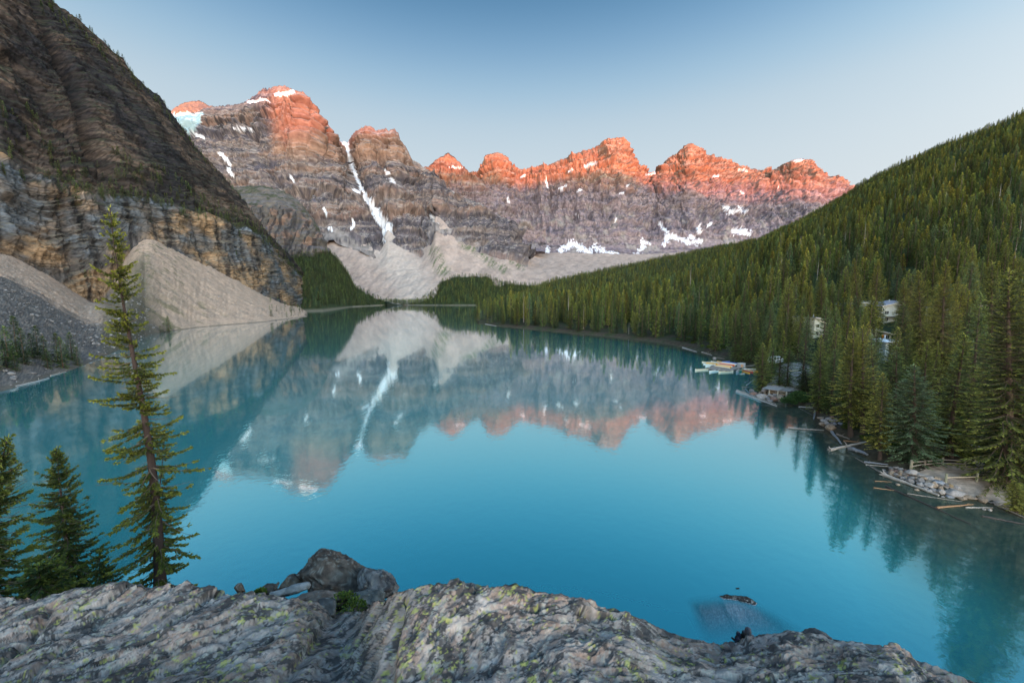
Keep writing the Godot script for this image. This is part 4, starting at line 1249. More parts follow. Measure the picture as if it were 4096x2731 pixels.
var icos := {}
func rock(sd: int, size: Vector3, sub: int, facets: int, rough: float, c0: Color, c1: Color) -> ArrayMesh:
	if not icos.has(sub): icos[sub] = ico(sub)
	var g := RandomNumberGenerator.new()
	g.seed = sd
	var planes := []
	for k in facets:
		planes.append([Vector3(g.randf_range(-1, 1), g.randf_range(-1, 1), g.randf_range(-1, 1)).normalized(), g.randf_range(0.62, 0.9)])
	var P := PackedVector3Array()
	var C := PackedColorArray()
	var off := Vector3(g.randf(), g.randf(), g.randf()) * 50.0
	for u in icos[sub][0]:
		var r := 1.0
		for q in planes:
			var dt: float = u.dot(q[0])
			if dt > 0.05: r = minf(r, q[1] / dt)
		r *= 1.0 + rough * nA.get_noise_3dv(u * 1.1 + off) * 1.6 + rough * 0.4 * nA.get_noise_3dv(u * 4.0 + off)
		P.append(u * r * size * 0.5)
		var m := nA.get_noise_3dv(u * 2.2 + off * 2.0) + 0.5 * nC.get_noise_3dv(u * 7.0 + off)
		C.append(c0.lerp(c1, smoothstep(-0.35, 0.35, m)))
	var idx := PackedInt32Array()
	for q in icos[sub][1]: idx.append_array([q[0], q[2], q[1]])
	var N := PackedVector3Array()
	N.resize(P.size())
	for k in range(0, idx.size(), 3):
		var nn := (P[idx[k + 2]] - P[idx[k]]).cross(P[idx[k + 1]] - P[idx[k]])
		for e in 3: N[idx[k + e]] += nn
	for k in N.size(): N[k] = N[k].normalized()
	return arr_mesh(P, C, idx, N)

# a stone with a traced outline, given its own distance and thickness
func outline_rock(pts: Array, d: float, depth: float, sd: int, c0: Color, c1: Color, foliation := 0.0) -> ArrayMesh:
	var w := []
	var cen := Vector3.ZERO
	for q in pts:
		w.append(W(q[0], q[1], d))
		cen += w[-1]
	cen /= pts.size()
	if not icos.has(5): icos[5] = ico(5)
	var P := PackedVector3Array()
	var C := PackedColorArray()
	var fw := (Vector3(0, CH, 0) - cen).normalized()
	var rt := Vector3.UP.cross(fw).normalized()
	var up := fw.cross(rt)
	var ang := []
	var rad := []
	for q in w:
		ang.append(fposmod(atan2((q - cen).dot(up), (q - cen).dot(rt)), TAU))
		rad.append(q - cen)
	var order := range(w.size())
	order.sort_custom(func(x, y): return ang[x] < ang[y])
	var off := sd * 3.7
	for u in icos[5][0]:
		var x: float = u.dot(rt)
		var y: float = u.dot(up)
		var z: float = u.dot(fw)
		var t := fposmod(atan2(y, x), TAU)
		var k0: int = order[-1]
		var k1: int = order[0]
		for k in order:
			if ang[k] > t:
				k1 = k
				break
			k0 = k
		if ang[order[-1]] <= t: k1 = order[0]
		if ang[order[0]] > t: k0 = order[-1]
		# the outline's reach in this direction
		var da: Vector3 = rad[k0]
		var db: Vector3 = rad[k1]
		var dir := rt * cos(t) + up * sin(t)
		var n2 := (db - da).cross(fw)
		var reach: float = n2.dot(da) / n2.dot(dir) if absf(n2.dot(dir)) > 1e-5 else da.length()
		reach = clampf(reach, 0.3 * minf(da.length(), db.length()), 1.2 * maxf(da.length(), db.length()))
		var rr := pow(clampf(sqrt(x * x + y * y), 0, 1), 0.42)
		var p := cen + dir * reach * rr + fw * depth * signf(z) * pow(absf(z), 0.5) * 0.5
		var e := 0.05 * nB.get_noise_3d(p.x * 2.2 + off, p.y * 2.2, p.z * 2.2) + 0.02 * nA.get_noise_3d(p.x * 9.0, p.y * 9.0, p.z * 9.0 + off)
		if foliation > 0.0: e += foliation * nA.get_noise_2d((p.y * 0.9 + p.x * 0.55 + p.z * 0.2) * 11.0, (p.x - p.z) * 1.6)
		p += u * e * minf(1.0, depth * 1.6)
		P.append(p)
		var m := nA.get_noise_3d(p.x * 4.0 + off, p.y * 4.0, p.z * 4.0) + 0.6 * nA.get_noise_2d((p.y + p.x * 0.6) * 16.0, p.x * 3.0) * (1.0 if foliation > 0.0 else 0.3)
		var cc := c0.lerp(c1, smoothstep(-0.4, 0.4, m))
		cc = cc.lerp(Color(0.36, 0.35, 0.30), 0.6 * smoothstep(0.22, 0.3, nA.get_noise_3d(p.x * 13.0, p.y * 13.0 + off, p.z * 13.0)))
		C.append(cc)
	var idx := PackedInt32Array()
	for q in icos[5][1]: idx.append_array([q[0], q[2], q[1]])
	var N := PackedVector3Array()
	N.resize(P.size())
	for k in range(0, idx.size(), 3):
		var nn := (P[idx[k + 2]] - P[idx[k]]).cross(P[idx[k + 1]] - P[idx[k]])
		for e in 3: N[idx[k + e]] += nn
	for k in N.size(): N[k] = N[k].normalized()
	return arr_mesh(P, C, idx, N)

var crest_px := [[-2200, 2520], [-1500, 2470], [-1000, 2450], [-600, 2420], [-200, 2395], [0, 2378], [90, 2374], [179, 2367], [313, 2358], [400, 2347], [447, 2342], [540, 2333], [625, 2330], [700, 2326], [759, 2328], [884, 2350], [965, 2358], [1027, 2377], [1116, 2386], [1180, 2392], [1250, 2410], [1290, 2436], [1340, 2456], [1400, 2450], [1447, 2438], [1490, 2412], [1518, 2394], [1590, 2355], [1652, 2341], [1786, 2339], [1875, 2345], [2000, 2352], [2178, 2362], [2312, 2385], [2401, 2420], [2440, 2428], [2499, 2430], [2560, 2452], [2606, 2474], [2677, 2519], [2740, 2540], [2802, 2550], [2864, 2572], [2936, 2560], [3025, 2556], [3090, 2545], [3158, 2537], [3247, 2548], [3363, 2568], [3443, 2572], [3568, 2594], [3693, 2643], [3827, 2680], [3996, 2722], [4096, 2758], [4400, 2860], [4800, 3000], [5600, 3200], [6400, 3380]]

func build_rock() -> void:
	var x0 := -2200.0
	var x1 := 6400.0
	var nu := 1500
	var crest := []
	for q in crest_px:
		var x: float = q[0]
		var d := 2.75 - 0.35 * smoothstep(1200.0, 1650.0, x) + 0.15 * smoothstep(1800.0, 2900.0, x) - 0.35 * smoothstep(3000.0, 4300.0, x) + 0.35 * exp(-pow((x - 1370.0) / 130.0, 2.0))
		crest.append(Vector3(x, q[1], d))
	var S := row_w(crest, x0, x1, nu)
	var near_ := []
	var mid := []
	for q in crest:
		var t := 0.52
		mid.append(Vector3(q.x, lerpf(q.y, 2960.0, t), lerpf(q.z, 1.5, t) - 0.07))
		near_.append(Vector3(q.x, 2990.0 + 0.25 * (q.y - 2350.0), 1.42))
	var Mi := row_w(mid, x0, x1, nu)
	var Ne := row_w(near_, x0, x1, nu)
	var Un := row_w([Vector3(x0, 4600, 0.62), Vector3(x1, 4600, 0.62)], x0, x1, nu)
	var flow := func(p: Vector3, right: bool) -> Vector2:      # (across, along) the bedding
		var w := 0.16 * nA.get_noise_3d(p.x * 1.1, p.y * 1.1, p.z * 1.1)
		if right: return Vector2(p.z * 0.93 + p.x * 0.36 + p.y * 0.5 + w, p.x * 0.93 - p.z * 0.36 + w)
		return Vector2(p.x * 0.80 + p.z * 0.60 + w, p.x * 0.60 - p.z * 0.80 - w)
	var relief := func(q: Vector2) -> float:
		var d := 0.034 * nA.get_noise_2d(q.x * 3.2, q.y * 0.8) + 0.012 * nA.get_noise_2d(q.x * 9.0 + 7.0, q.y * 2.6)
		# plates: the bedding breaks off in small sharp steps
		var t := 4.0 * nA.get_noise_2d(q.x * 1.5 + 11.0, q.y * 0.5)
		d += 0.016 * (floorf(t) + smoothstep(0.80, 1.0, t - floorf(t)))
		d += 0.0035 * nA.get_noise_2d(q.x * 24.0, q.y * 8.0)
		d -= 0.11 * smoothstep(0.62, 0.92, nB.get_noise_2d(q.x * 1.5 + 4.0, q.y * 0.35))
		d -= 0.022 * smoothstep(0.55, 0.85, nB.get_noise_2d(q.x * 4.2 + 20.0, q.y * 1.0))
		return d
	var disp := func(p: Vector3, n: Vector3, _u: float, v: float) -> Vector3:
		var r := smoothstep(-0.1, 0.6, p.x + 0.25 * nA.get_noise_2d(p.x * 1.3, p.z * 1.3))
		var d: float = 0.05 * nA.get_noise_3d(p.x * 1.3, p.y * 1.3, p.z * 1.3) + 0.012 * nA.get_noise_3d(p.x * 9.0, p.y * 9.0, p.z * 9.0)
		# the two clefts that run down from the notch and right of it
		var q := px(p)
		var calm := 1.0 - 0.8 * exp(-pow(minf(poly_dist(q, [Vector2(1340, 2455), Vector2(1280, 2560), Vector2(1150, 2700), Vector2(1090, 2760)]).x, poly_dist(q, [Vector2(1600, 2400), Vector2(1570, 2540), Vector2(1530, 2760)]).x) / 70.0, 2.0))
		if r < 0.999: d += relief.call(flow.call(p, false)) * (1.0 - r) * calm
		if r > 0.001: d += relief.call(flow.call(p, true)) * r * calm
		d -= 0.05 * exp(-pow(poly_dist(q, [Vector2(1340, 2455), Vector2(1280, 2560), Vector2(1150, 2700), Vector2(1090, 2760)]).x / 26.0, 2.0))
		d -= 0.05 * exp(-pow(poly_dist(q, [Vector2(1600, 2400), Vector2(1570, 2540), Vector2(1530, 2760)]).x / 18.0, 2.0))
		d -= 0.04 * exp(-pow(poly_dist(q, [Vector2(420, 2420), Vector2(300, 2560), Vector2(130, 2720)]).x / 12.0, 2.0))
		d -= 0.05 * exp(-pow(poly_dist(q, [Vector2(210, 2440), Vector2(100, 2560), Vector2(-40, 2680)]).x / 12.0, 2.0))
		if v > 0.98 and v < 1.02: return p + Vector3(0, d * 0.45, 0)
		return p + n * d * smoothstep(0.6, 1.4, v)
	var colf := func(p: Vector3, n: Vector3, _u: float, v: float) -> Color:
		var r := smoothstep(-0.1, 0.6, p.x + 0.25 * nA.get_noise_2d(p.x * 1.3, p.z * 1.3))
		var q: Vector2 = flow.call(p, r > 0.5)
		var a := nA.get_noise_2d(q.x * 4.0, q.y * 1.3)
		var b := nA.get_noise_2d(q.x * 13.0 + 5.0, q.y * 5.5)
		var f := nA.get_noise_3d(p.x * 55.0, p.y * 55.0, p.z * 55.0)
		var c := Color(0.315, 0.232, 0.188).lerp(Color(0.355, 0.305, 0.27), smoothstep(-0.15, 0.3, a))
		c = c.lerp(Color(0.31, 0.20, 0.15), smoothstep(0.08, 0.35, -a + 0.5 * b) * 0.75)
		c = c.lerp(Color(0.44, 0.39, 0.36), smoothstep(0.2, 0.4, b) * 0.55)
		c = c.lerp(Color(0.22, 0.205, 0.20), smoothstep(0.12, 0.32, -b) * 0.6)
		c *= 1.0 + 0.5 * f
		# black crust lichen in ragged patches drawn out along the bedding
		var k := nA.get_noise_2d(q.x * 6.0 + 31.0, q.y * 3.4) + 0.55 * nA.get_noise_2d(q.x * 24.0, q.y * 13.0) + 0.35 * nA.get_noise_3d(p.x * 46.0, p.y * 46.0, p.z * 46.0)
		var side := 0.085 + 0.14 * nA.get_noise_2d(p.x * 1.1 + 5.0, p.z * 1.1)
		c = c.lerp(Color(0.058, 0.053, 0.051), 0.9 * smoothstep(side, side + 0.07, k))
		# grey mint crust, then map lichen
		var m := nA.get_noise_3d(p.x * 15.0 + 70.0, p.y * 15.0, p.z * 15.0)
		c = c.lerp(Color(0.36, 0.355, 0.31), 0.6 * smoothstep(0.25, 0.33, m + 0.2 * b))
		var yl := nA.get_noise_3d(p.x * 17.0 + 20.0, p.y * 17.0, p.z * 17.0) + 0.42 * nA.get_noise_2d(p.x * 1.7 + 3.0, p.z * 1.7) + 0.22 * f - 0.06 * smoothstep(0.2, 1.2, p.x)
		c = c.lerp(Color(0.38, 0.375, 0.11), 0.8 * smoothstep(0.33, 0.38, yl))
		return c
	var back := row_off(S, 0.55, -0.55)
	var g := patch([row_off(S, 1.0, -2.6), back, S, Mi, Ne, Un], [4, 12, 90, 70, 26], nu, disp, colf)
	var o := put("lichened_rock", patch_mesh(g), M.ledge)
	tag(o, "broad grey lichen spotted rock ledge across the bottom of the view", "rock", "", "")

# the side of the rockpile between that rock and the water
func slope_y(x: float, d: float) -> float:
	var k := [Vector3(0.0, 18.9, 0), Vector3(2.6, 18.8, 0), Vector3(3.8, 18.55, 0), Vector3(6.5, 16.75, 0), Vector3(8.0, 15.1, 0), Vector3(12.0, 12.2, 0), Vector3(20.0, 4.3, 0), Vector3(26.0, -1.0, 0), Vector3(36.0, -9.0, 0), Vector3(50.0, -18, 0)]
	return row_at(k, d).x - 1.55 * smoothstep(-0.25, 0.35, x / d) - 0.5 * smoothstep(0.35, 1.2, x / d) - 0.04 * d * smoothstep(-0.1, 0.4, x / d) - 0.11 * d * smoothstep(0.45, 1.1, x / d)

func build_slope() -> void:
	var rows := []
	for d in [50.0, 36.0, 26.0, 20.0, 12.0, 8.0, 6.5, 3.8, 2.4]:
		var r := PackedVector3Array()
		for i in 161:
			var a := lerpf(-2.0, 2.0, i / 160.0)
			r.append(Vector3(a * d, 0, -d))
		rows.append(r)
	var disp := func(p: Vector3, _n: Vector3, _u: float, v: float) -> Vector3:
		var d := -p.z
		var am := 0.12 + 0.02 * d
		return Vector3(p.x, slope_y(p.x, d) - am + am * nB.get_noise_2d(p.x * 0.9, p.z * 0.9), p.z)
	var colf := func(p: Vector3, n: Vector3, _u: float, _v: float) -> Color:
		var a := nA.get_noise_2d(p.x * 0.8, p.z * 0.8)
		var c := Color(0.20, 0.165, 0.135).lerp(Color(0.10, 0.092, 0.085), smoothstep(-0.2, 0.3, a))
		c = c.lerp(Color(0.30, 0.27, 0.24), smoothstep(0.2, 0.4, nA.get_noise_2d(p.x * 3.0, p.z * 3.0)))
		return c.lerp(Color(0.03, 0.20, 0.25), smoothstep(-0.3, -2.2, p.y))
	var g := patch(rows, [6, 8, 10, 16, 12, 10, 16, 8], 160, disp, colf)
	tag(put("rock_slope", patch_mesh(g), M.nearrock), "broken rock slope falling from the ledge to the water", "slope", "", "structure")

func near_stones() -> void:
	var dk := Color(0.085, 0.068, 0.056)
	var br := Color(0.20, 0.155, 0.12)
	tag(put("boulder", outline_rock([[1199, 2300], [1212, 2284], [1234, 2262], [1252, 2230], [1268, 2210], [1290, 2202], [1325, 2209], [1370, 2226], [1414, 2242], [1445, 2262], [1480, 2296], [1472, 2340], [1480, 2395], [1400, 2400], [1300, 2395], [1245, 2366], [1232, 2336]], 6.2, 1.0, 11, dk, br, 0.03), M.nearrock), "large dark brown wedge shaped boulder standing behind the notch in the rock ledge", "boulder")
	tag(put("boulder", outline_rock([[1440, 2290], [1462, 2272], [1500, 2284], [1530, 2287], [1560, 2303], [1572, 2320], [1588, 2348], [1580, 2368], [1540, 2382], [1470, 2392], [1440, 2350]], 6.0, 0.8, 12, Color(0.10, 0.09, 0.085), Color(0.30, 0.285, 0.27), 0.01), M.nearrock), "speckled grey slab leaning on the right of the large dark boulder", "boulder")
	tag(put("stone", outline_rock([[1116, 2354], [1130, 2332], [1150, 2308], [1176, 2297], [1196, 2304], [1204, 2330], [1190, 2350], [1150, 2362]], 6.0, 0.35, 13, Color(0.13, 0.10, 0.08), Color(0.30, 0.22, 0.15), 0.02), M.nearrock), "brown ribbed stone left of the large dark boulder", "stone")
	tag(put("stone", outline_rock([[1082, 2377], [1086, 2368], [1150, 2349], [1220, 2328], [1238, 2327], [1244, 2340], [1236, 2356], [1200, 2366], [1140, 2384], [1100, 2388]], 5.3, 0.30, 14, Color(0.40, 0.40, 0.38), Color(0.52, 0.53, 0.52)), M.nearrock), "long pale grey slab lying in front of the large dark boulder", "stone")
	tag(put("stone", outline_rock([[1020, 2374], [1042, 2356], [1070, 2338], [1094, 2342], [1106, 2358], [1110, 2376], [1060, 2384]], 5.6, 0.4, 15, dk, Color(0.17, 0.13, 0.10), 0.02), M.nearrock), "low dark pointed stone at the left end of the pale slab", "stone")
	tag(put("stone", outline_rock([[1092, 2358], [1104, 2334], [1112, 2326], [1117, 2332], [1108, 2352], [1098, 2362]], 5.5, 0.08, 16, dk, br), M.nearrock), "thin upright splinter of stone beside the low dark pointed stone", "stone")
	tag(put("stone", outline_rock([[936, 2350], [950, 2335], [964, 2334], [972, 2350], [980, 2366], [950, 2370]], 3.2, 0.12, 17, dk, Color(0.24, 0.17, 0.12)), M.nearrock), "small brown tooth of stone on the crest left of the pale slab", "stone")
	tag(put("stone", outline_rock([[1276, 2402], [1284, 2398], [1340, 2397], [1342, 2440], [1336, 2466], [1284, 2466], [1272, 2420]], 4.1, 0.3, 18, Color(0.07, 0.066, 0.062), Color(0.16, 0.16, 0.15)), M.nearrock), "squared dark block in the notch of the rock ledge", "stone")
	tag(put("stone", outline_rock([[1170, 2400], [1220, 2376], [1300, 2364], [1345, 2372], [1350, 2400], [1290, 2412], [1220, 2412]], 5.0, 0.5, 19, Color(0.22, 0.165, 0.13), Color(0.30, 0.24, 0.20)), M.nearrock), "flat brown stone below the large dark boulder", "stone")
	tag(put("stone", outline_rock([[1400, 2392], [1420, 2372], [1470, 2366], [1510, 2362], [1532, 2372], [1530, 2400], [1480, 2430], [1420, 2425]], 5.0, 0.5, 20, Color(0.12, 0.125, 0.115), Color(0.24, 0.245, 0.225)), M.nearrock), "grey green mottled stone below the speckled slab", "stone")
	# moss and low plants in the notch
	for q in [[1370, 2418, 4.6, 0.17, "dark green moss cushion beside the squared block in the notch"], [1420, 2436, 4.4, 0.13, "bright green moss tuft on the right side of the notch"], [1036, 2380, 3.6, 0.05, "tiny bright green tuft on the crest left of the pale slab"]]:
		tag(put("moss", leaf_clump(int(q[0]), q[3], 260, 0.035, Color(0.045, 0.07, 0.014), Color(0.13, 0.17, 0.03)), M.leaf), q[4], "moss")
		get_child(-1).position = W(q[0], q[1], q[2])
	# the boulder that lies in the water off the ledge, only its top dry
	var ridge := [[2735, 2398, -1.0], [2790, 2392, -0.55], [2870, 2384, -0.10], [2885, 2383, 0.10], [2912, 2378, 0.22], [2945, 2384, 0.16], [2988, 2387, 0.26], [3010, 2398, 0.20], [3042, 2419, -0.06], [3100, 2450, -0.45], [3180, 2496, -0.9], [3250, 2540, -1.5]]
	var a := PackedVector3Array()
	for i in 121:
		var t := i / 120.0 * (ridge.size() - 1)
		var k := mini(int(t), ridge.size() - 2)
		var p: Array = ridge[k]
		var q: Array = ridge[k + 1]
		var f := t - k
		a.append(G(lerpf(p[0], q[0], f), lerpf(p[1], q[1], f), lerpf(p[2], q[2], f)))
	var front := PackedVector3Array()
	var back := PackedVector3Array()
	for p in a:
		front.append(p + Vector3(0.5, -2.6, 5.5))
		back.append(p + Vector3(-0.2, -3.0, -0.8))
	var f1 := PackedVector3Array()
	for p in a: f1.append(p + Vector3(0.05, -0.28, 0.35))
	var disp := func(p: Vector3, n: Vector3, _u: float, v: float) -> Vector3:
		return p + n * (0.10 * nB.get_noise_3d(p.x * 0.8, p.y * 0.8, p.z * 0.8) + 0.05 * nA.get_noise_3d(p.x * 4.0, p.y * 4.0, p.z * 4.0))
	var colf := func(p: Vector3, _n: Vector3, _u: float, _v: float) -> Color:
		var m := nA.get_noise_3d(p.x * 3.0, p.y * 6.0, p.z * 3.0)
		if p.y > 0.02: return Color(0.075, 0.055, 0.046).lerp(Color(0.42, 0.37, 0.32), smoothstep(0.05, 0.3, m))
		return Color(0.66, 0.56, 0.585).lerp(Color(0.50, 0.43, 0.45), smoothstep(-0.2, 0.3, m))
	var g := patch([back, a, f1, front], [12, 8, 40], 120, disp, colf)
	tag(put("boulder", patch_mesh(g), M.nearrock), "broad sunken boulder in the turquoise water, only its dark tip above the surface", "boulder")
	var tw := MB.new()
	tw.col = Color(0.012, 0.011, 0.010)
	var fp := G(2951, 2354)
	tw.tube([fp + Vector3(-0.13, 0.05, 0), fp + Vector3(-0.05, 0.0, 0), fp + Vector3(0.05, 0.0, 0), fp + Vector3(0.14, 0.05, 0)], [0.02, 0.06, 0.06, 0.02], 6)
	tag(put("driftwood_chip", tw.mesh(), M.paint), "tiny black chip floating beyond the sunken boulder", "driftwood")
	# a lump of rock peeping over the crest on the right
	tag(put("stone", outline_rock([[3205, 2560], [3212, 2534], [3236, 2524], [3260, 2522], [3296, 2534], [3320, 2552], [3310, 2580], [3240, 2585]], 3.0, 0.35, 23, Color(0.10, 0.09, 0.085), Color(0.22, 0.195, 0.18)), M.nearrock), "grey stone peeping over the right-hand crest of the ledge", "stone")

func leaf_clump(sd: int, r: float, n: int, leaf: float, c0: Color, c1: Color, flat := 0.75) -> ArrayMesh:
	var g := RandomNumberGenerator.new()
	g.seed = sd
	var b := MB.new()
	for i in n:
		var u := Vector3(g.randfn(), g.randfn(), g.randfn()).normalized()
		u.y = absf(u.y)
		var p := u * r * pow(g.randf(), 0.3) * Vector3(1, flat, 1)
		p *= 1.0 + 0.35 * nA.get_noise_3dv(u * 1.6 + Vector3.ONE * sd)
		var d := (u + Vector3(g.randf_range(-1, 1), g.randf_range(-0.3, 1), g.randf_range(-1, 1)) * 0.8).normalized()
		var s := d.cross(Vector3(g.randf_range(-1, 1), g.randf_range(-1, 1), g.randf_range(-1, 1))).normalized() * leaf * 0.35
		b.col = c0.lerp(c1, g.randf())
		b.tri(p, p + d * leaf * 0.5 + s, p + d * leaf)
		b.tri(p, p + d * leaf, p + d * leaf * 0.5 - s)
	return b.mesh()

# ---------------------------------------------------------------- boulders of the bank
const STONE := [[Color(0.22, 0.195, 0.18), Color(0.32, 0.29, 0.27), "grey"], [Color(0.27, 0.155, 0.115), Color(0.36, 0.235, 0.185), "reddish"], [Color(0.34, 0.245, 0.17), Color(0.45, 0.345, 0.25), "tan"], [Color(0.37, 0.32, 0.28), Color(0.48, 0.425, 0.385), "pale"], [Color(0.25, 0.265, 0.29), Color(0.37, 0.38, 0.41), "bluish grey"], [Color(0.23, 0.16, 0.09), Color(0.37, 0.27, 0.16), "brown"]]

func bank_boulders(list: Array, ox: float, oy: float, k: float, where: String, group: String, rocks_hi: bool) -> void:
	list.sort_custom(func(a, b): return a[1] < b[1])
	var seen := {}
	var n := 0
	for q in list:
		n += 1
		var sx: float = ox + q[0] * k
		var sy: float = oy + q[1] * k
		var base := on_land(sx, sy + q[3] * k * 0.30)
		if base.y < -0.05: base = G(sx, sy + q[3] * k * 0.30, -0.05)
		var d := -base.z
		var w: float = q[2] * k / F * d * 1.04 * 1.08
		var h: float = q[3] * k / F * d * 1.28
		var dep := lerpf(w, h, 0.5) * 1.15
		var ck: Array = STONE[q[4]]
		var m := rock(500 + n * 7 + int(ox), Vector3(w, h, dep), 3 if w > 0.7 else 2, 9, 0.10, ck[0], ck[1])
		var o := put("shore_boulder", m, M.stone)
		o.position = base + Vector3(0, h * 0.28, -dep * 0.15)
		o.rotation.y = n * 0.37
		o.rotation.y = 0.0
		var size: String = "huge" if q[2] > 180 else "big" if q[2] > 105 else "middling" if q[2] > 72 else "small"
		var shape: String = "flat" if q[3] < q[2] * 0.5 else "oblong" if q[3] < q[2] * 0.75 else "round"
		var row: String = "top of" if n <= list.size() / 4 else "upper" if n <= list.size() / 2 else "lower" if n <= list.size() * 3 / 4 else "foot of"
		var l := "%s %s %s boulder, %s %s" % [size, shape, ck[2], row, where]
		seen[l] = seen.get(l, 0) + 1
		if seen[l] == 2: l += ", second such"
		elif seen[l] > 2: l += ", %s such" % ["third", "fourth", "fifth", "sixth"][mini(seen[l] - 3, 3)]
		tag(o, l, "boulder", group)

# ---------------------------------------------------------------- driftwood
func log_(x1: float, y1: float, x2: float, y2: float, r_px: float, shade: int, label: String, stubs := 0, root := false, y_over := 0.0, bow := 0.0) -> void:
	var a := G(x1, y1, 0.04)
	var b := G(x2, y2, 0.04)
	if land(a.x, a.z) > 0.1: a = on_land(x1, y1)
	if land(b.x, b.z) > 0.1: b = on_land(x2, y2)
	a.y += y_over
	b.y += y_over
	var r := 0.62 * r_px / F * -(a.z + b.z) * 0.5
	a.y += r * 0.55
	b.y += r * 0.55
	var g := RandomNumberGenerator.new()
	g.seed = int(x1 * 3 + y1)
	var m := MB.new()
	var pts := []
	var rad := []
	var dir := (b - a).normalized()
	var side := dir.cross(Vector3.UP)
	var ln := a.distance_to(b)
	for i in 13:
		var f := i / 12.0
		pts.append(a.lerp(b, f) - a + side * (sin(f * PI) * bow * ln + g.randf_range(-0.12, 0.12) * r * 2.0) + Vector3(0, g.randf_range(-0.15, 0.2) * r, 0))
		rad.append(r * lerpf(1.12, 0.55, f) * g.randf_range(0.9, 1.1))
	var cols := [Color(0.52, 0.455, 0.395), Color(0.30, 0.255, 0.22), Color(0.35, 0.37, 0.40), Color(0.42, 0.24, 0.13), Color(0.105, 0.085, 0.075), Color(0.62, 0.58, 0.55)]
	m.col = cols[shade]
	m.tube(pts, rad, 8)
	for k in stubs:
		var f := g.randf_range(0.15, 0.85)
		var o: Vector3 = (b - a) * f + Vector3(0, r * 0.4, 0)
		var e: Vector3 = o + (Vector3(g.randf_range(-1, 1), g.randf_range(0.2, 1), g.randf_range(-1, 1))).normalized() * r * g.randf_range(3, 6)
		m.col = cols[shade].darkened(0.1)
		m.tube([o, o.lerp(e, 0.6), e], [r * 0.35, r * 0.22, r * 0.08], 5)
	if root:
		for k in 7:
			var e := -dir * r * g.randf_range(0.5, 2.2) + (side * cos(k * 0.9) + Vector3.UP * sin(k * 0.9)) * r * g.randf_range(1.6, 3.0)
			m.col = cols[shade].lerp(Color(0.2, 0.16, 0.13), g.randf() * 0.5)
			m.tube([dir * r * 2.0, e * 0.5, e], [r * 0.6, r * 0.45, r * 0.12], 5)
	var o2 := put("driftwood_log", m.mesh(), M.wood)
	o2.position = a
	tag(o2, label, "driftwood", "driftwood along the shore")

func build_driftwood() -> void:
	log_(3154, 1713, 3297, 1722, 5.0, 0, "pale crooked log with a knobbly end lying out into the water", 3, false, 0.0, 0.03)
	log_(3327, 1728, 3367, 1778, 8.0, 2, "wide blue grey log slanting into the water below the middle boulders", 0)
	log_(3350, 1739, 3399, 1758, 6.5, 1, "brown hollow log beside the wide blue grey one", 2)
	log_(3376, 1764, 3468, 1772, 4.0, 3, "reddish stripped log behind the crossed driftwood", 2)
	log_(3322, 1802, 3466, 1770, 9.0, 0, "thick tan log with a forked butt pointing out over the lake", 3, true)
	log_(3401, 1796, 3470, 1822, 13.0, 2, "broad grey split log crossing the thick tan one", 0)
	log_(3460, 1849, 3554, 1860, 5.5, 2, "grey log lying along the bank above the riprap", 1)
	log_(3465, 1860, 3567, 1868, 3.5, 0, "thin pale orange pole in front of the grey bank log", 0)
	log_(3542, 1902, 3424, 1832, 5.0, 1, "long thin pole with a gnarled root end left of the riprap", 0, true)
	log_(3541, 1903, 3757, 1984, 11.5, 0, "great pale log with a root plate along the foot of the riprap", 0, true)
	log_(3544, 1945, 3884, 2098, 5.5, 4, "very long dark pole floating off the riprap", 0)
	log_(3501, 1924, 3567, 1928, 2.5, 3, "short brown stick floating left of the great pale log", 0)
	log_(3496, 1951, 3578, 1962, 3.0, 3, "thin reddish stick floating beside the end of the long dark pole", 0)
	log_(3631, 1975, 3848, 2007, 3.5, 1, "thin brown pole in the shallows below the riprap", 0)
	log_(3748, 2032, 3894, 2019, 6.0, 3, "dark reddish log awash below the flat boulder", 1)
	log_(3866, 2031, 3975, 2031, 4.0, 0, "pale straight pole awash near the lower right shore", 0)
	log_(3983, 2019, 4100, 2071, 5.5, 0, "forked pale log on the shore at the lower right edge", 2)
	log_(3930, 2066, 4110, 2100, 6.0, 4, "dark sunken log at the lower right edge", 0)
	log_(3263, 1645, 3256, 1678, 6.0, 2, "blue grey stump leaning at the foot of the bare trunked spruce", 0)
	log_(3197, 1628, 3254, 1632, 3.5, 5, "white pole along the shore right of the green shrub", 1)
	log_(2947, 1567, 3106, 1625, 5.5, 5, "left of two long white logs beside the small boulder bank", 0, false, 0.0, 0.0)
	log_(2949, 1561, 3104, 1617, 4.0, 0, "right of two long white logs beside the small boulder bank", 0)
	log_(2981, 1556, 3004, 1576, 2.5, 2, "short grey stick behind the two white logs", 1)
	log_(2967, 1548, 3014, 1549, 1.8, 1, "thin stick sticking out left of the dock bank", 0)
	log_(2986, 1541, 3021, 1515, 2.0, 0, "thin pale pole leaning from the water at the dock bank", 0)
	log_(2980, 1529, 2994, 1523, 2.0, 1, "short stick floating below the dock", 0)
	log_(2731, 1391, 2787, 1408, 3.5, 5, "white log on the wooded shore left of the dock", 0)
	log_(2808, 1409, 2848, 1421, 3.0, 0, "tangled pale branch on the wooded shore nearest the dock", 4)
	log_(2870, 1431, 2900, 1436, 2.6, 1, "grey log on the shore behind the canoes", 0)
	log_(0, 1556, 110, 1528, 4.5, 5, "white log stranded at the left edge of the lake", 2)
	log_(60, 1546, 195, 1513, 3.5, 5, "long white log on the left shore below the small spruces", 2)
	log_(200, 1503, 262, 1487, 3.0, 0, "pale log on the left shore under the talus", 1)
	log_(1940, 1296, 1985, 1304, 1.6, 5, "pale log at the tip of the wooded point", 1)

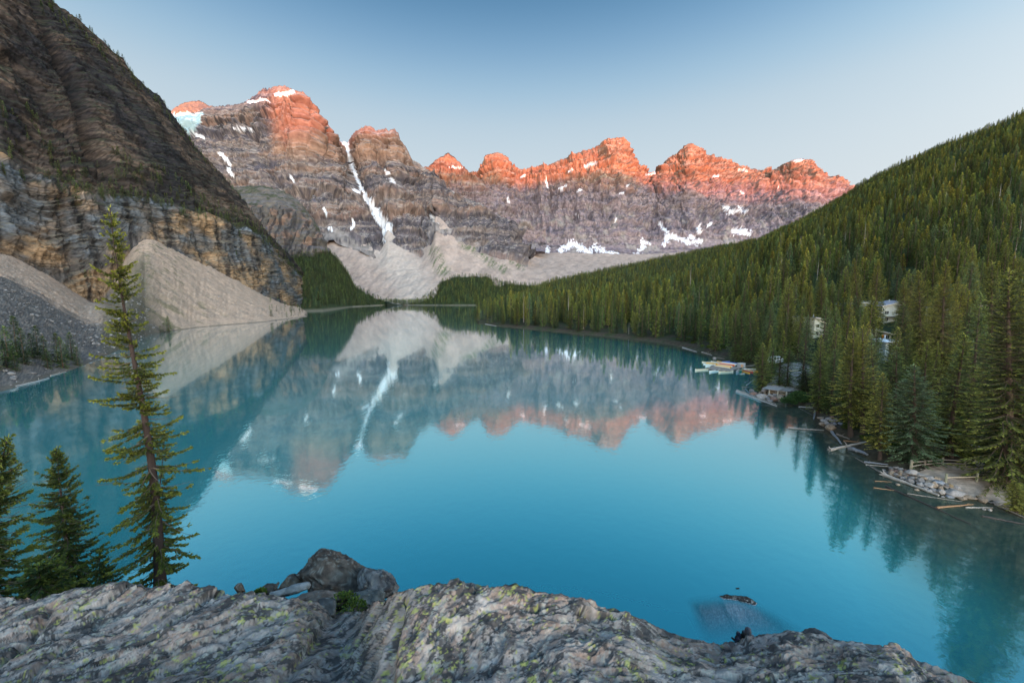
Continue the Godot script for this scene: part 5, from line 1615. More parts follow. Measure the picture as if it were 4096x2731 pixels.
# ---------------------------------------------------------------- canoes and dock
func canoe_mesh(ln: float, beam: float, dep: float, inner: bool, col: Color) -> ArrayMesh:
	var m := MB.new()
	m.col = col
	var ns := 16
	var nr := 8
	var ring := func(t: float, k: float) -> Array:
		var x := (t - 0.5) * ln * k
		var wdt := beam * 0.5 * pow(maxf(sin(PI * t), 0.0), 0.62) * k
		var sheer := dep * (1.0 + 0.55 * pow(absf(t - 0.5) * 2.0, 4.0))
		var r := []
		for i in nr + 1:
			var a := PI * i / nr
			r.append(Vector3(x, sheer - sheer * pow(sin(a), 0.7) * (1.0 if k > 0.99 else 0.93), cos(a) * wdt))
		return r
	for s in ns:
		var a: Array = ring.call(float(s) / ns, 0.97 if inner else 1.0)
		var b: Array = ring.call(float(s + 1) / ns, 0.97 if inner else 1.0)
		for i in nr:
			m.quad(a[i], a[i + 1], b[i + 1], b[i])
	return m.mesh()

var canoe_cache := {}
func canoe(col: Color, word: String, at: Vector3, yaw: float, upside: bool, label: String, ln := 4.9, roll := 0.0) -> void:
	var o := thing("canoe", label, "canoe", at, "canoes at the dock")
	o.rotation = Vector3(roll, yaw, 0)
	if upside: o.rotation = Vector3(PI + roll, yaw, 0)
	if not canoe_cache.has(word):
		var gw := MB.new()
		gw.col = col.lerp(Color(0.5, 0.4, 0.25), 0.5)
		for s in [-1.0, 1.0]:
			var pts := []
			var rr := []
			for i in 17:
				var t := i / 16.0
				pts.append(Vector3((t - 0.5) * 4.9, 0.36 * (1.0 + 0.55 * pow(absf(t - 0.5) * 2.0, 4.0)) + 0.01, s * 0.44 * pow(sin(PI * t), 0.62)))
				rr.append(0.022)
			gw.tube(pts, rr, 5)
		var seats := []
		for x in [-1.35, 0.0, 1.5]:
			var sm := MB.new()
			sm.col = Color(0.30, 0.19, 0.09)
			sm.box(Transform3D(Basis(), Vector3(x, 0.31, 0)), Vector3(0.06 if x == 0.0 else 0.22, 0.025, 0.86 - absf(x) * 0.14))
			seats.append(sm.mesh())
		canoe_cache[word] = [canoe_mesh(4.9, 0.88, 0.36, false, col), canoe_mesh(4.9, 0.88, 0.36, true, col.lerp(Color(0.5, 0.45, 0.38), 0.4)), gw.mesh(), seats]
	var c: Array = canoe_cache[word]
	o.scale = Vector3.ONE * (ln / 4.9)
	put("hull", c[0], M.gel, o)
	put("lining", c[1], M.gel, o)
	put("gunwale", c[2], M.wood, o)
	for k in 3: put("thwart" if k == 1 else "seat", c[3][k], M.wood, o)

func build_dock() -> void:
	var P := func(x: float, y: float, h := 0.0) -> Vector3: return G(2760.0 + x * 0.12755, 1420.0 + y * 0.12755, h)
	# floating deck of planks, then the gangway to the shore
	var dk := thing("dock", "low grey timber dock carrying overturned canoes", "dock", P.call(1100, 430, 0.0))
	var org: Vector3 = dk.position
	var h := 0.42
	var quad_ := [P.call(560, 425, h), P.call(1230, 497, h), P.call(1700, 372, h), P.call(700, 310, h)]
	var m := MB.new()
	for i in 34:
		var t0 := i / 34.0
		var t1 := (i + 0.93) / 34.0
		var a: Vector3 = quad_[0].lerp(quad_[1], t0) - org
		var b: Vector3 = quad_[0].lerp(quad_[1], t1) - org
		var c: Vector3 = quad_[3].lerp(quad_[2], t1) - org
		var d: Vector3 = quad_[3].lerp(quad_[2], t0) - org
		var s := 0.85 + 0.3 * fmod(i * 0.37, 1.0)
		m.col = Color(0.37, 0.32, 0.275) * s
		var dn := Vector3(0, -0.06, 0)
		m.quad(a, b, c, d)
		m.quad(a + dn, d + dn, c + dn, b + dn)
		m.quad(a, a + dn, b + dn, b)
		m.quad(d, c, c + dn, d + dn)
		m.quad(b, b + dn, c + dn, c)
		m.quad(a, d, d + dn, a + dn)
	var o := put("deck", m.mesh(), M.wood, dk)
	tag(o, "", "", "", "stuff")
	var f := MB.new()
	f.col = Color(0.12, 0.10, 0.085)
	for k in 4:
		var a: Vector3 = quad_[k] - org
		var b: Vector3 = quad_[(k + 1) % 4] - org
		f.tube([a + Vector3(0, -0.24, 0), b + Vector3(0, -0.24, 0)], [0.16, 0.16], 6)
	put("float_beam", f.mesh(), M.wood, dk)
	var gq := [P.call(1640, 385, h), P.call(1790, 372, h + 0.1), P.call(2090, 322, 1.3), P.call(1980, 308, 1.3), P.call(1660, 335, h)]
	var gm := MB.new()
	gm.col = Color(0.42, 0.35, 0.28)
	var ga: Vector3 = (gq[0] + gq[4]) * 0.5 - org + Vector3(0, 0.06, 0)
	var gb: Vector3 = (gq[2] + gq[3]) * 0.5 - org
	var gs := (gb - ga).cross(Vector3.UP).normalized() * 0.9
	for i in 22:
		var p := ga.lerp(gb, i / 22.0)
		var q := ga.lerp(gb, (i + 0.92) / 22.0)
		gm.quad(p - gs, p + gs, q + gs, q - gs)
		gm.quad(p - gs + Vector3(0, -0.1, 0), q - gs + Vector3(0, -0.1, 0), q + gs + Vector3(0, -0.1, 0), p + gs + Vector3(0, -0.1, 0))
		gm.quad(p + gs, p + gs + Vector3(0, -0.1, 0), q + gs + Vector3(0, -0.1, 0), q + gs)
		gm.quad(p - gs, q - gs, q - gs + Vector3(0, -0.1, 0), p - gs + Vector3(0, -0.1, 0))
	put("gangway", gm.mesh(), M.wood, dk)
	# grey chest with an orange life ring
	var bx := thing("dock_box", "grey storage chest on the dock with an orange life ring on its end", "box", (P.call(1540, 395, h) + P.call(1720, 385, h)) * 0.5)
	var bm := MB.new()
	bm.col = Color(0.36, 0.36, 0.355)
	bm.box(Transform3D(Basis(Vector3.UP, 0.25), Vector3(0.1, 0.62, -0.5)), Vector3(1.9, 1.2, 1.3), 0.05)
	put("body", bm.mesh(), M.paint, bx)
	var lm_ := MB.new()
	lm_.col = Color(0.46, 0.46, 0.45)
	lm_.box(Transform3D(Basis(Vector3.UP, 0.25), Vector3(0.1, 1.26, -0.5)), Vector3(2.0, 0.1, 1.42), 0.03)
	put("lid", lm_.mesh(), M.paint, bx)
	var tm := MB.new()
	tm.col = Color(0.75, 0.28, 0.02)
	var pts := []
	var rr := []
	for i in 17:
		pts.append(Vector3(cos(TAU * i / 16.0) * 0.33, sin(TAU * i / 16.0) * 0.33, 0))
		rr.append(0.09)
	tm.tube(pts, rr, 7, false)
	var ring := put("life_ring", tm.mesh(), M.paint, bx)
	ring.position = Basis(Vector3.UP, 0.25) * Vector3(-0.35, 0.62, 0.72) + Vector3(0.1, 0, -0.5)
	ring.rotation.y = 0.25
	# overturned canoes lying side by side
	var row := [[1010, 395, "cream", "cream overturned canoe nearest the water on the dock"], [1055, 372, "yellow", "yellow overturned canoe between two cream ones on the dock"], [1095, 352, "stone", "beige overturned canoe behind the yellow one on the dock"], [1130, 334, "red", "red overturned canoe in the middle of the dock"], [1165, 318, "orange", "orange overturned canoe squeezed against the red one"], [1200, 302, "white", "white overturned canoe behind the orange one"], [1240, 286, "stone", "beige overturned canoe next to the blue one"], [1275, 270, "blue", "blue overturned canoe at the back of the dock"]]
	var pal := {"cream": Color(0.60, 0.50, 0.36), "yellow": Color(0.72, 0.34, 0.03), "stone": Color(0.52, 0.46, 0.37), "red": Color(0.45, 0.025, 0.03), "orange": Color(0.70, 0.24, 0.03), "white": Color(0.66, 0.64, 0.60), "blue": Color(0.02, 0.11, 0.42), "green": Color(0.02, 0.17, 0.12), "slate": Color(0.30, 0.32, 0.36)}
	var ax: Vector3 = (P.call(1270, 405, h) - P.call(720, 330, h))
	var yaw := atan2(-ax.z, ax.x)
	for q in row:
		canoe(pal[q[2]], q[2], P.call(q[0], q[1], h) + Vector3(0, 0.53, 0), yaw, true, q[3], 4.7)
	# canoes afloat
	for q in [[165, 492, 655, 470, "cream", "cream canoe afloat farthest left in front of the dock"], [610, 545, 975, 492, "white", "white canoe afloat second from the left in front of the dock"], [900, 558, 1390, 532, "cream", "cream canoe afloat just left of the slate one"], [1470, 575, 1560, 470, "slate", "slate grey canoe pointing its bow at the viewer"], [1560, 545, 1680, 462, "green", "dark green canoe right of the slate one"], [1890, 585, 1640, 520, "yellow", "yellow canoe afloat at the right of the dock"], [1990, 558, 1700, 500, "red", "red canoe afloat beside the yellow one"], [2150, 540, 1800, 480, "yellow", "yellow canoe half hidden by the bank spruce"], [1640, 442, 2080, 462, "white", "white canoe lying along the right end of the dock"], [1640, 478, 2010, 520, "stone", "pale grey canoe between the dock and the red canoe"],
		[380, 238, 760, 245, "cream", "cream canoe afloat at the back left of the dock"], [520, 265, 860, 285, "yellow", "yellow canoe afloat behind the white one with the blue end"], [425, 300, 760, 318, "white", "white canoe with its bow out at the left of the dock"], [490, 368, 800, 345, "white", "small looking white canoe nosed into the left end of the dock"], [660, 215, 950, 250, "white", "white canoe with raised bow behind the dock"], [850, 205, 1100, 255, "yellow", "yellow canoe with raised bow behind the dock"], [1010, 228, 1180, 215, "blue", "blue canoe behind the overturned ones"]]:
		var a: Vector3 = P.call(q[0], q[1], -0.06)
		var b: Vector3 = P.call(q[2], q[3], -0.06)
		var e := b - a
		var ln := clampf(e.length(), 3.6, 5.2)
		canoe(pal[q[4]], q[4], a + e.normalized() * ln * 0.5, atan2(-e.z, e.x), false, q[5], ln)

# ---------------------------------------------------------------- buildings, landing, fence
func build_cabin(label: String, sx: float, sy: float, w: float, h: float, dp: float, yaw: float, wall: Color, roof: Color, pitch: float, balcony: bool, door: Color) -> void:
	var p := on_land(sx, sy)
	var o := thing("cabin", label, "cabin", p)
	o.rotation.y = yaw
	var m := MB.new()
	m.col = wall
	var hw := w * 0.5
	var l := h - pitch * 0.5
	var r := h + pitch * 0.5
	# shed-roofed body
	var a := [Vector3(-hw, -1.5, 0), Vector3(hw, -1.5, 0), Vector3(hw, r, 0), Vector3(-hw, l, 0)]
	var b := []
	for q in a: b.append(q + Vector3(0, 0, -dp))
	m.quad(a[0], a[3], a[2], a[1])
	m.quad(b[0], b[1], b[2], b[3])
	for k in 4:
		var n := (k + 1) % 4
		m.quad(a[k], a[n], b[n], b[k])
	put("wall", m.mesh(), M.paint, o)
	# boards of the siding stand proud as thin battens
	var bt := MB.new()
	bt.col = wall * 0.92
	var nb := int(w / 0.6)
	for k in nb + 1:
		var x := lerpf(-hw, hw, float(k) / nb)
		bt.box(Transform3D(Basis(), Vector3(x, lerpf(l, r, float(k) / nb) * 0.5 - 0.1, 0.03)), Vector3(0.06, lerpf(l, r, float(k) / nb) - 0.2, 0.05))
	put("batten", bt.mesh(), M.paint, o)
	tag(o.get_child(-1), "", "", "", "stuff")
	var rm := MB.new()
	rm.col = roof
	var sl := atan2(pitch, w)
	rm.box(Transform3D(Basis(Vector3(0, 0, 1), sl), Vector3(0, h + 0.18, -dp * 0.5)), Vector3(w / cos(sl) + 1.4, 0.22, dp + 1.6), 0.04)
	var ro := put("roof", rm.mesh(), M.paint, o)
	var ch := MB.new()
	ch.col = Color(0.45, 0.47, 0.50)
	ch.tube([Vector3(hw * 0.4, h, -dp * 0.5), Vector3(hw * 0.4, h + 1.7, -dp * 0.5)], [0.16, 0.16], 8)
	put("flue", ch.mesh(), M.paint, ro)
	var fm := MB.new()
	fm.col = Color(0.50, 0.42, 0.32)
	fm.box(Transform3D(Basis(Vector3(0, 0, 1), sl), Vector3(0, h - 0.02, 0.84)), Vector3(w / cos(sl) + 1.44, 0.36, 0.07))
	put("fascia", fm.mesh(), M.paint, ro)
	for k in 2:
		for s in ([-0.27, 0.27] if w > 5.0 else [0.0]):
			var y := 1.4 + k * 2.7
			if y + 1.0 > l: continue
			var g := MB.new()
			g.col = Color(0.02, 0.024, 0.028)
			g.box(Transform3D(Basis(), Vector3(s * w, y, 0.02)), Vector3(1.5, 1.25, 0.07))
			var wd := put("window", g.mesh(), M.glass, o)
			var fr := MB.new()
			fr.col = Color(0.55, 0.52, 0.46)
			for e in [[0, 0.68, 1.66, 0.1], [0, -0.68, 1.66, 0.1], [-0.79, 0, 0.09, 1.26], [0.79, 0, 0.09, 1.26], [0, 0, 0.06, 1.26]]:
				fr.box(Transform3D(Basis(), Vector3(s * w + e[0], y + e[1], 0.05)), Vector3(e[2], e[3], 0.09))
			put("frame", fr.mesh(), M.paint, wd)
	if door.a > 0.5:
		var dm := MB.new()
		dm.col = door
		dm.box(Transform3D(Basis(), Vector3(0, 1.05, 0.03)), Vector3(1.0, 2.1, 0.09))
		put("door", dm.mesh(), M.paint, o)
	if balcony:
		var bm := MB.new()
		bm.col = wall * 0.9
		bm.box(Transform3D(Basis(), Vector3(0, 2.75, 0.9)), Vector3(w + 0.4, 0.2, 1.8))
		bm.box(Transform3D(Basis(), Vector3(0, 3.25, 1.77)), Vector3(w + 0.4, 0.8, 0.08))
		bm.box(Transform3D(Basis(), Vector3(-hw - 0.1, 1.2, 0.9)), Vector3(0.2, 5.6, 1.7))
		bm.box(Transform3D(Basis(), Vector3(hw * 0.15, 1.2, 1.6)), Vector3(0.2, 5.6, 0.2))
		put("balcony", bm.mesh(), M.paint, o)

func build_cabins() -> void:
	var cream := Color(0.58, 0.54, 0.43)
	build_cabin("low cream cabin whose end wall shows behind a dark spruce", 3284, 1346, 7.6, 6.6, 9.0, 0.28, cream, Color(0.28, 0.28, 0.30), -1.2, false, Color(0, 0, 0, 0))
	build_cabin("pale cabin high among the trees with a projecting roof", 3440, 1262, 11.0, 5.2, 8.0, -0.1, Color(0.48, 0.50, 0.42), Color(0.40, 0.41, 0.44), 1.2, false, Color(0, 0, 0, 0))
	build_cabin("two storey pale cabin with a balcony and steel flue", 3566, 1292, 7.5, 7.6, 8.0, -0.12, Color(0.50, 0.49, 0.42), Color(0.32, 0.32, 0.36), 1.8, true, Color(0, 0, 0, 0))
	build_cabin("long low cabin with a cream gable board below the balcony cabin", 3530, 1366, 7.0, 3.0, 6.0, 0.2, cream, Color(0.55, 0.55, 0.57), -1.4, false, Color(0.55, 0.20, 0.03))
	build_cabin("pale blue grey building with a white flat roof on the slope above the landing", 3560, 1450, 3.6, 5.6, 5.0, 0.1, Color(0.46, 0.53, 0.54), Color(0.62, 0.64, 0.66), 0.3, false, Color(0, 0, 0, 0))
	build_cabin("right-hand pale cabin with a dark roof and balcony behind the tall spruces", 3860, 1312, 11.0, 7.2, 8.0, 0.05, Color(0.52, 0.50, 0.42), Color(0.15, 0.16, 0.19), 0.8, true, Color(0, 0, 0, 0))

func drape(called: String, label: String, poly: Array, h: float, cell: float, c0: Color, c1: Color, m: Material) -> void:
	var w := world_poly(poly, h)
	var r := Rect2(w[0], Vector2.ZERO)
	for q in w: r = r.expand(q)
	var nx := int(r.size.x / cell) + 1
	var nz := int(r.size.y / cell) + 1
	var map := {}
	var v := PackedVector3Array()
	var c := PackedColorArray()
	var idx := PackedInt32Array()
	for j in nz:
		for i in nx:
			var q := r.position + Vector2(i + 0.5, j + 0.5) * cell
			q += Vector2(nA.get_noise_2d(q.x, q.y), nA.get_noise_2d(q.y, q.x)) * 0.7
			if not Geometry2D.is_point_in_polygon(q, w): continue
			var k := []
			for e in [[0, 0], [1, 0], [0, 1], [1, 1]]:
				var key: int = (j + e[1]) * 10000 + i + e[0]
				if not map.has(key):
					map[key] = v.size()
					var x: float = r.position.x + (i + e[0]) * cell
					var z: float = r.position.y + (j + e[1]) * cell
					v.append(Vector3(x, maxf(land(x, z), 0.1) + (0.16 if cell > 0.3 else 0.08) + 0.015 * nA.get_noise_2d(x * 1.5, z * 1.5), z))
					c.append(c0.lerp(c1, smoothstep(-0.3, 0.3, nA.get_noise_2d(x / 2.5, z / 2.5))))
				k.append(map[key])
			idx.append_array([k[0], k[1], k[2], k[1], k[3], k[2]])
	if v.is_empty(): return
	var n := PackedVector3Array()
	n.resize(v.size())
	n.fill(Vector3.UP)
	tag(put(called, arr_mesh(v, c, idx, n), m), label, "path", "", "structure")

var pads := [[[3655, 1905], [3690, 1880], [3720, 1868], [3800, 1860], [3880, 1866], [3940, 1872], [3985, 1890], [4040, 1945], [4090, 2000], [4090, 2050], [4040, 2030], [3960, 2008], [3850, 1982], [3770, 1945], [3700, 1915]], [[3060, 1560], [3095, 1510], [3110, 1470], [3140, 1452], [3200, 1452], [3250, 1470], [3262, 1500], [3236, 1540], [3190, 1566], [3110, 1574]], [[3880, 1700], [3905, 1700], [3935, 1740], [3945, 1800], [3935, 1850], [3950, 1880], [3900, 1880], [3895, 1820], [3890, 1760]]]

func build_landing() -> void:
	drape("landing", "trodden gravel landing inside the rail fence at the lower right", pads[0], -1.0, 0.2, Color(0.60, 0.47, 0.37), Color(0.48, 0.365, 0.28), M.gravel)
	drape("gravel_landing", "pale gravel landing beside the canoe dock", pads[1], -1.0, 0.4, Color(0.44, 0.405, 0.37), Color(0.34, 0.31, 0.28), M.gravel)
	drape("path", "pale path curving away between dark spruces at the right", pads[2], -1.0, 0.25, Color(0.42, 0.38, 0.36), Color(0.34, 0.30, 0.28), M.gravel)
	var Q := func(x: float, y: float) -> Vector3: return on_land(3496 + x * 0.2551, 1700 + y * 0.2551)
	# split-rail fence
	var fp := [Q.call(582, 705), Q.call(797, 655), Q.call(1075, 640), Q.call(1425, 650), Q.call(1575, 610)]
	var fh := [1.15, 0.85, 0.95, 0.8, 0.8]
	var fe := thing("rail_fence", "weathered two rail timber fence along the back of the lower right landing", "fence", fp[0])
	for i in 5:
		var m := MB.new()
		m.col = Color(0.42, 0.37, 0.27)
		var p: Vector3 = fp[i] - fp[0]
		m.tube([p + Vector3(0, -0.3, 0), p + Vector3(0.01, fh[i] * 0.5, 0), p + Vector3(0, fh[i] + 0.12, 0)], [0.14 if i == 0 else 0.10, 0.14 if i == 0 else 0.10, 0.13 if i == 0 else 0.09], 8)
		put("post", m.mesh(), M.wood, fe)
		if i < 4:
			var q: Vector3 = fp[i + 1] - fp[0]
			for k in [0.42, 0.86]:
				var rm := MB.new()
				rm.col = Color(0.50, 0.42, 0.35)
				rm.tube([p + Vector3(0, fh[i] * k, 0.06), p.lerp(q, 0.5) + Vector3(0, lerpf(fh[i], fh[i + 1], 0.5) * k + 0.03, 0.06), q + Vector3(0, fh[i + 1] * k, 0.06)], [0.07, 0.065, 0.06], 6)
				put("rail", rm.mesh(), M.wood, fe)
	var b0: Vector3 = Q.call(1128, 900)
	var b1: Vector3 = Q.call(1612, 890)
	var ba := thing("barrier", "low barrier of two posts and one sawn rail in front of the fenced landing", "barrier", b0)
	for p in [Vector3.ZERO, b1 - b0]:
		var m := MB.new()
		m.col = Color(0.38, 0.36, 0.24)
		m.tube([p + Vector3(0, -0.3, 0), p + Vector3(0, 0.5, 0), p + Vector3(0.03, 1.08, 0)], [0.12, 0.12, 0.11], 8)
		put("post", m.mesh(), M.wood, ba)
	var rl := MB.new()
	rl.col = Color(0.58, 0.46, 0.33)
	rl.box(Transform3D(Basis(Quaternion(Vector3(1, 0, 0), (b1 - b0).normalized())), (b1 - b0) * 0.5 + Vector3(0, 0.62, 0.05)), Vector3((b1 - b0).length(), 0.13, 0.12), 0.02)
	put("rail", rl.mesh(), M.wood, ba)
	# timber viewing deck on posts by the small boulder bank
	var R := func(x: float, y: float, h: float) -> Vector3: return G(2700 + x * 0.2551, 1380 + y * 0.2551, h)
	var q0: Vector3 = R.call(1480, 690, 1.9)
	var q1: Vector3 = R.call(1750, 730, 1.9)
	var bw := thing("boardwalk", "short timber deck on posts above the small boulder bank", "boardwalk", q0)
	var e1 := (q1 - q0)
	var bk := Vector3(0.8, 0, -4.2)
	var dm := MB.new()
	for i in 16:
		dm.col = Color(0.44, 0.40, 0.37) * (0.85 + 0.3 * fmod(i * 0.37, 1.0))
		var t := Transform3D(Basis(Quaternion(Vector3(1, 0, 0), e1.normalized())), e1 * ((i + 0.5) / 16.0) + bk * 0.5)
		dm.box(t, Vector3(e1.length() / 16.0 - 0.02, 0.07, 4.3))
	put("deck", dm.mesh(), M.wood, bw)
	for i in 3:
		var pm := MB.new()
		pm.col = Color(0.55, 0.50, 0.40)
		pm.box(Transform3D(Basis(), e1 * (i / 2.0) + Vector3(0, -0.75, 0.1)), Vector3(0.22, 1.5, 0.22), 0.02)
		put("post", pm.mesh(), M.wood, bw)
	for i in 2:
		var bmm := MB.new()
		bmm.col = Color(0.30, 0.20, 0.12)
		var t := Transform3D(Basis(Quaternion(Vector3(1, 0, 0), e1.normalized())), e1 * 0.5 + Vector3(0, -0.2 - 0.45 * i, 0.02))
		bmm.box(t, Vector3(e1.length(), 0.22, 0.12), 0.02)
		put("beam", bmm.mesh(), M.wood, bw)
	# the dark green shrub
	var sp := on_land(3205, 1612)
	var shb := thing("shrub", "dense dark green shrub overhanging the water between the deck and the bare trunked spruce", "shrub", sp)
	for q in [[-2.6, 0.6, 0.2, 1.5], [-0.8, 0.9, -0.4, 1.9], [1.2, 0.8, 0.1, 1.8], [2.6, 0.7, -0.5, 1.5], [0.2, 1.7, -0.9, 1.4]]:
		var s := put("foliage", leaf_clump(int(q[0] * 10 + 60), q[3], 900, 0.26, Color(0.022, 0.05, 0.020), Color(0.06, 0.11, 0.032)), M.leaf, shb)
		s.position = Vector3(q[0], q[1] - 0.5, q[2])
	# things left on the gravel landing
	canoe(Color(0.62, 0.50, 0.30), "buff", on_land(3177, 1487) + Vector3(0, 0.5, 0), 0.2, true, "buff canoe lying overturned alone on the gravel landing", 3.0)
	canoe(Color(0.72, 0.22, 0.03), "tangerine", on_land(3236, 1526) + Vector3(0, 0.55, 0), 0.5, true, "orange canoe overturned behind the small dark spruce", 3.0)
	canoe(Color(0.76, 0.42, 0.02), "lemon", on_land(3250, 1462) + Vector3(0, 0.2, 0), 1.1, false, "bright yellow canoe drawn up at the back of the gravel landing", 2.6)
	var vp := on_land(3102, 1456)
	var van := thing("van", "white van parked at the back of the gravel landing beside two spruces", "van", vp)
	van.rotation.y = 0.35
	var vb := MB.new()
	vb.col = Color(0.74, 0.75, 0.77)
	vb.box(Transform3D(Basis(), Vector3(0, 1.15, 0)), Vector3(4.4, 1.3, 1.9), 0.18)
	vb.box(Transform3D(Basis(), Vector3(-0.4, 1.95, 0)), Vector3(3.4, 0.8, 1.75), 0.2)
	put("body", vb.mesh(), M.gel, van)
	for x in [-1.4, -0.2, 0.95]:
		var g := MB.new()
		g.col = Color(0.02, 0.022, 0.025)
		g.box(Transform3D(Basis(), Vector3(x, 1.95, 0)), Vector3(0.95, 0.5, 1.79), 0.02)
		put("window", g.mesh(), M.glass, van)
	for x in [-1.4, 1.4]:
		for z in [-0.85, 0.85]:
			var t := MB.new()
			t.col = Color(0.02, 0.02, 0.02)
			t.tube([Vector3(x, 0.34, z - 0.11), Vector3(x, 0.34, z + 0.11)], [0.34, 0.34], 14)
			put("wheel", t.mesh(), M.paint, van)

func undergrowth() -> void:
	var mm := MultiMesh.new()
	mm.transform_format = MultiMesh.TRANSFORM_3D
	mm.use_colors = true
	var lm_ := leaf_clump(77, 0.7, 90, 0.34, Color(0.035, 0.058, 0.016), Color(0.10, 0.13, 0.03), 0.7)
	lm_.surface_set_material(0, M.leaf)
	mm.mesh = lm_
	var t := []
	for i in 9000:
		var d := 38.0 * pow(5.5, rng.randf())
		var a := rng.randf_range(0.42, 1.5)
		var p := Vector3(a * d, 0, -d)
		p.y = land(p.x, p.z)
		if p.y < 1.15 or not may_grow(p): continue
		if nA.get_noise_2d(p.x / 8.0, p.z / 8.0) < -0.08: continue
		t.append([p, rng.randf_range(0.4, 1.5)])
	mm.instance_count = t.size()
	for i in t.size():
		mm.set_instance_transform(i, Transform3D(Basis(Vector3.UP, rng.randf() * TAU).scaled(Vector3.ONE * t[i][1]), t[i][0] - Vector3(0, 0.1, 0)))
		var b := rng.randf_range(0.7, 1.25)
		mm.set_instance_color(i, Color(b, b, b * 0.9))
	var o := MultiMeshInstance3D.new()
	o.name = numbered("undergrowth")
	o.multimesh = mm
	add_child(o)
	tag(o, "low green undergrowth on the forest floor at the right", "undergrowth", "", "stuff")

func talus() -> void:
	# loose blocks on the grey part of the left scree
	var P: PackedVector3Array = lscree.P
	var V: PackedFloat32Array = lscree.V
	var C: PackedColorArray = lscree.C
	var w: int = lscree.nu + 1
	var lists := [[], [], []]
	for j in int(lscree.nv):
		if V[j] < 1.02 or V[j] > 2.0: continue
		for i in int(lscree.nu):
			var n := j * w + i
			if P[n].y < 0.3: continue
			var ar := (P[n + 1] - P[n]).cross(P[n + w] - P[n]).length()
			var grey := smoothstep(0.26, 0.14, C[n].r)
			var want := ar * (0.10 * grey + 0.004)
			while want > 0.0 and rng.randf() < want:
				var p := P[n].lerp(P[n + w + 1], rng.randf())
				lists[rng.randi() % 3].append([p, 0.35 + 1.3 * pow(rng.randf(), 3.0)])
				want -= 1.0
	for k in 3:
		var m := rock(900 + k, Vector3(1.3, 0.8, 1.0), 1, 7, 0.12, Color(0.13, 0.122, 0.118), Color(0.30, 0.275, 0.255))
		m.surface_set_material(0, M.stone)
		var mm := MultiMesh.new()
		mm.transform_format = MultiMesh.TRANSFORM_3D
		mm.use_colors = true
		mm.mesh = m
		mm.instance_count = lists[k].size()
		for i in lists[k].size():
			var e: Array = lists[k][i]
			var b := Basis.from_euler(Vector3(rng.randf_range(-0.5, 0.5), rng.randf() * TAU, rng.randf_range(-0.5, 0.5))).scaled(Vector3.ONE * e[1])
			mm.set_instance_transform(i, Transform3D(b, e[0]))
			var s := rng.randf_range(0.55, 1.5)
			mm.set_instance_color(i, Color(s, s, s))
		var o := MultiMeshInstance3D.new()
		o.name = numbered("talus_block")
		o.multimesh = mm
		add_child(o)
		tag(o, "loose angular blocks strewn over the grey talus on the left shore", "rocks", "", "stuff")

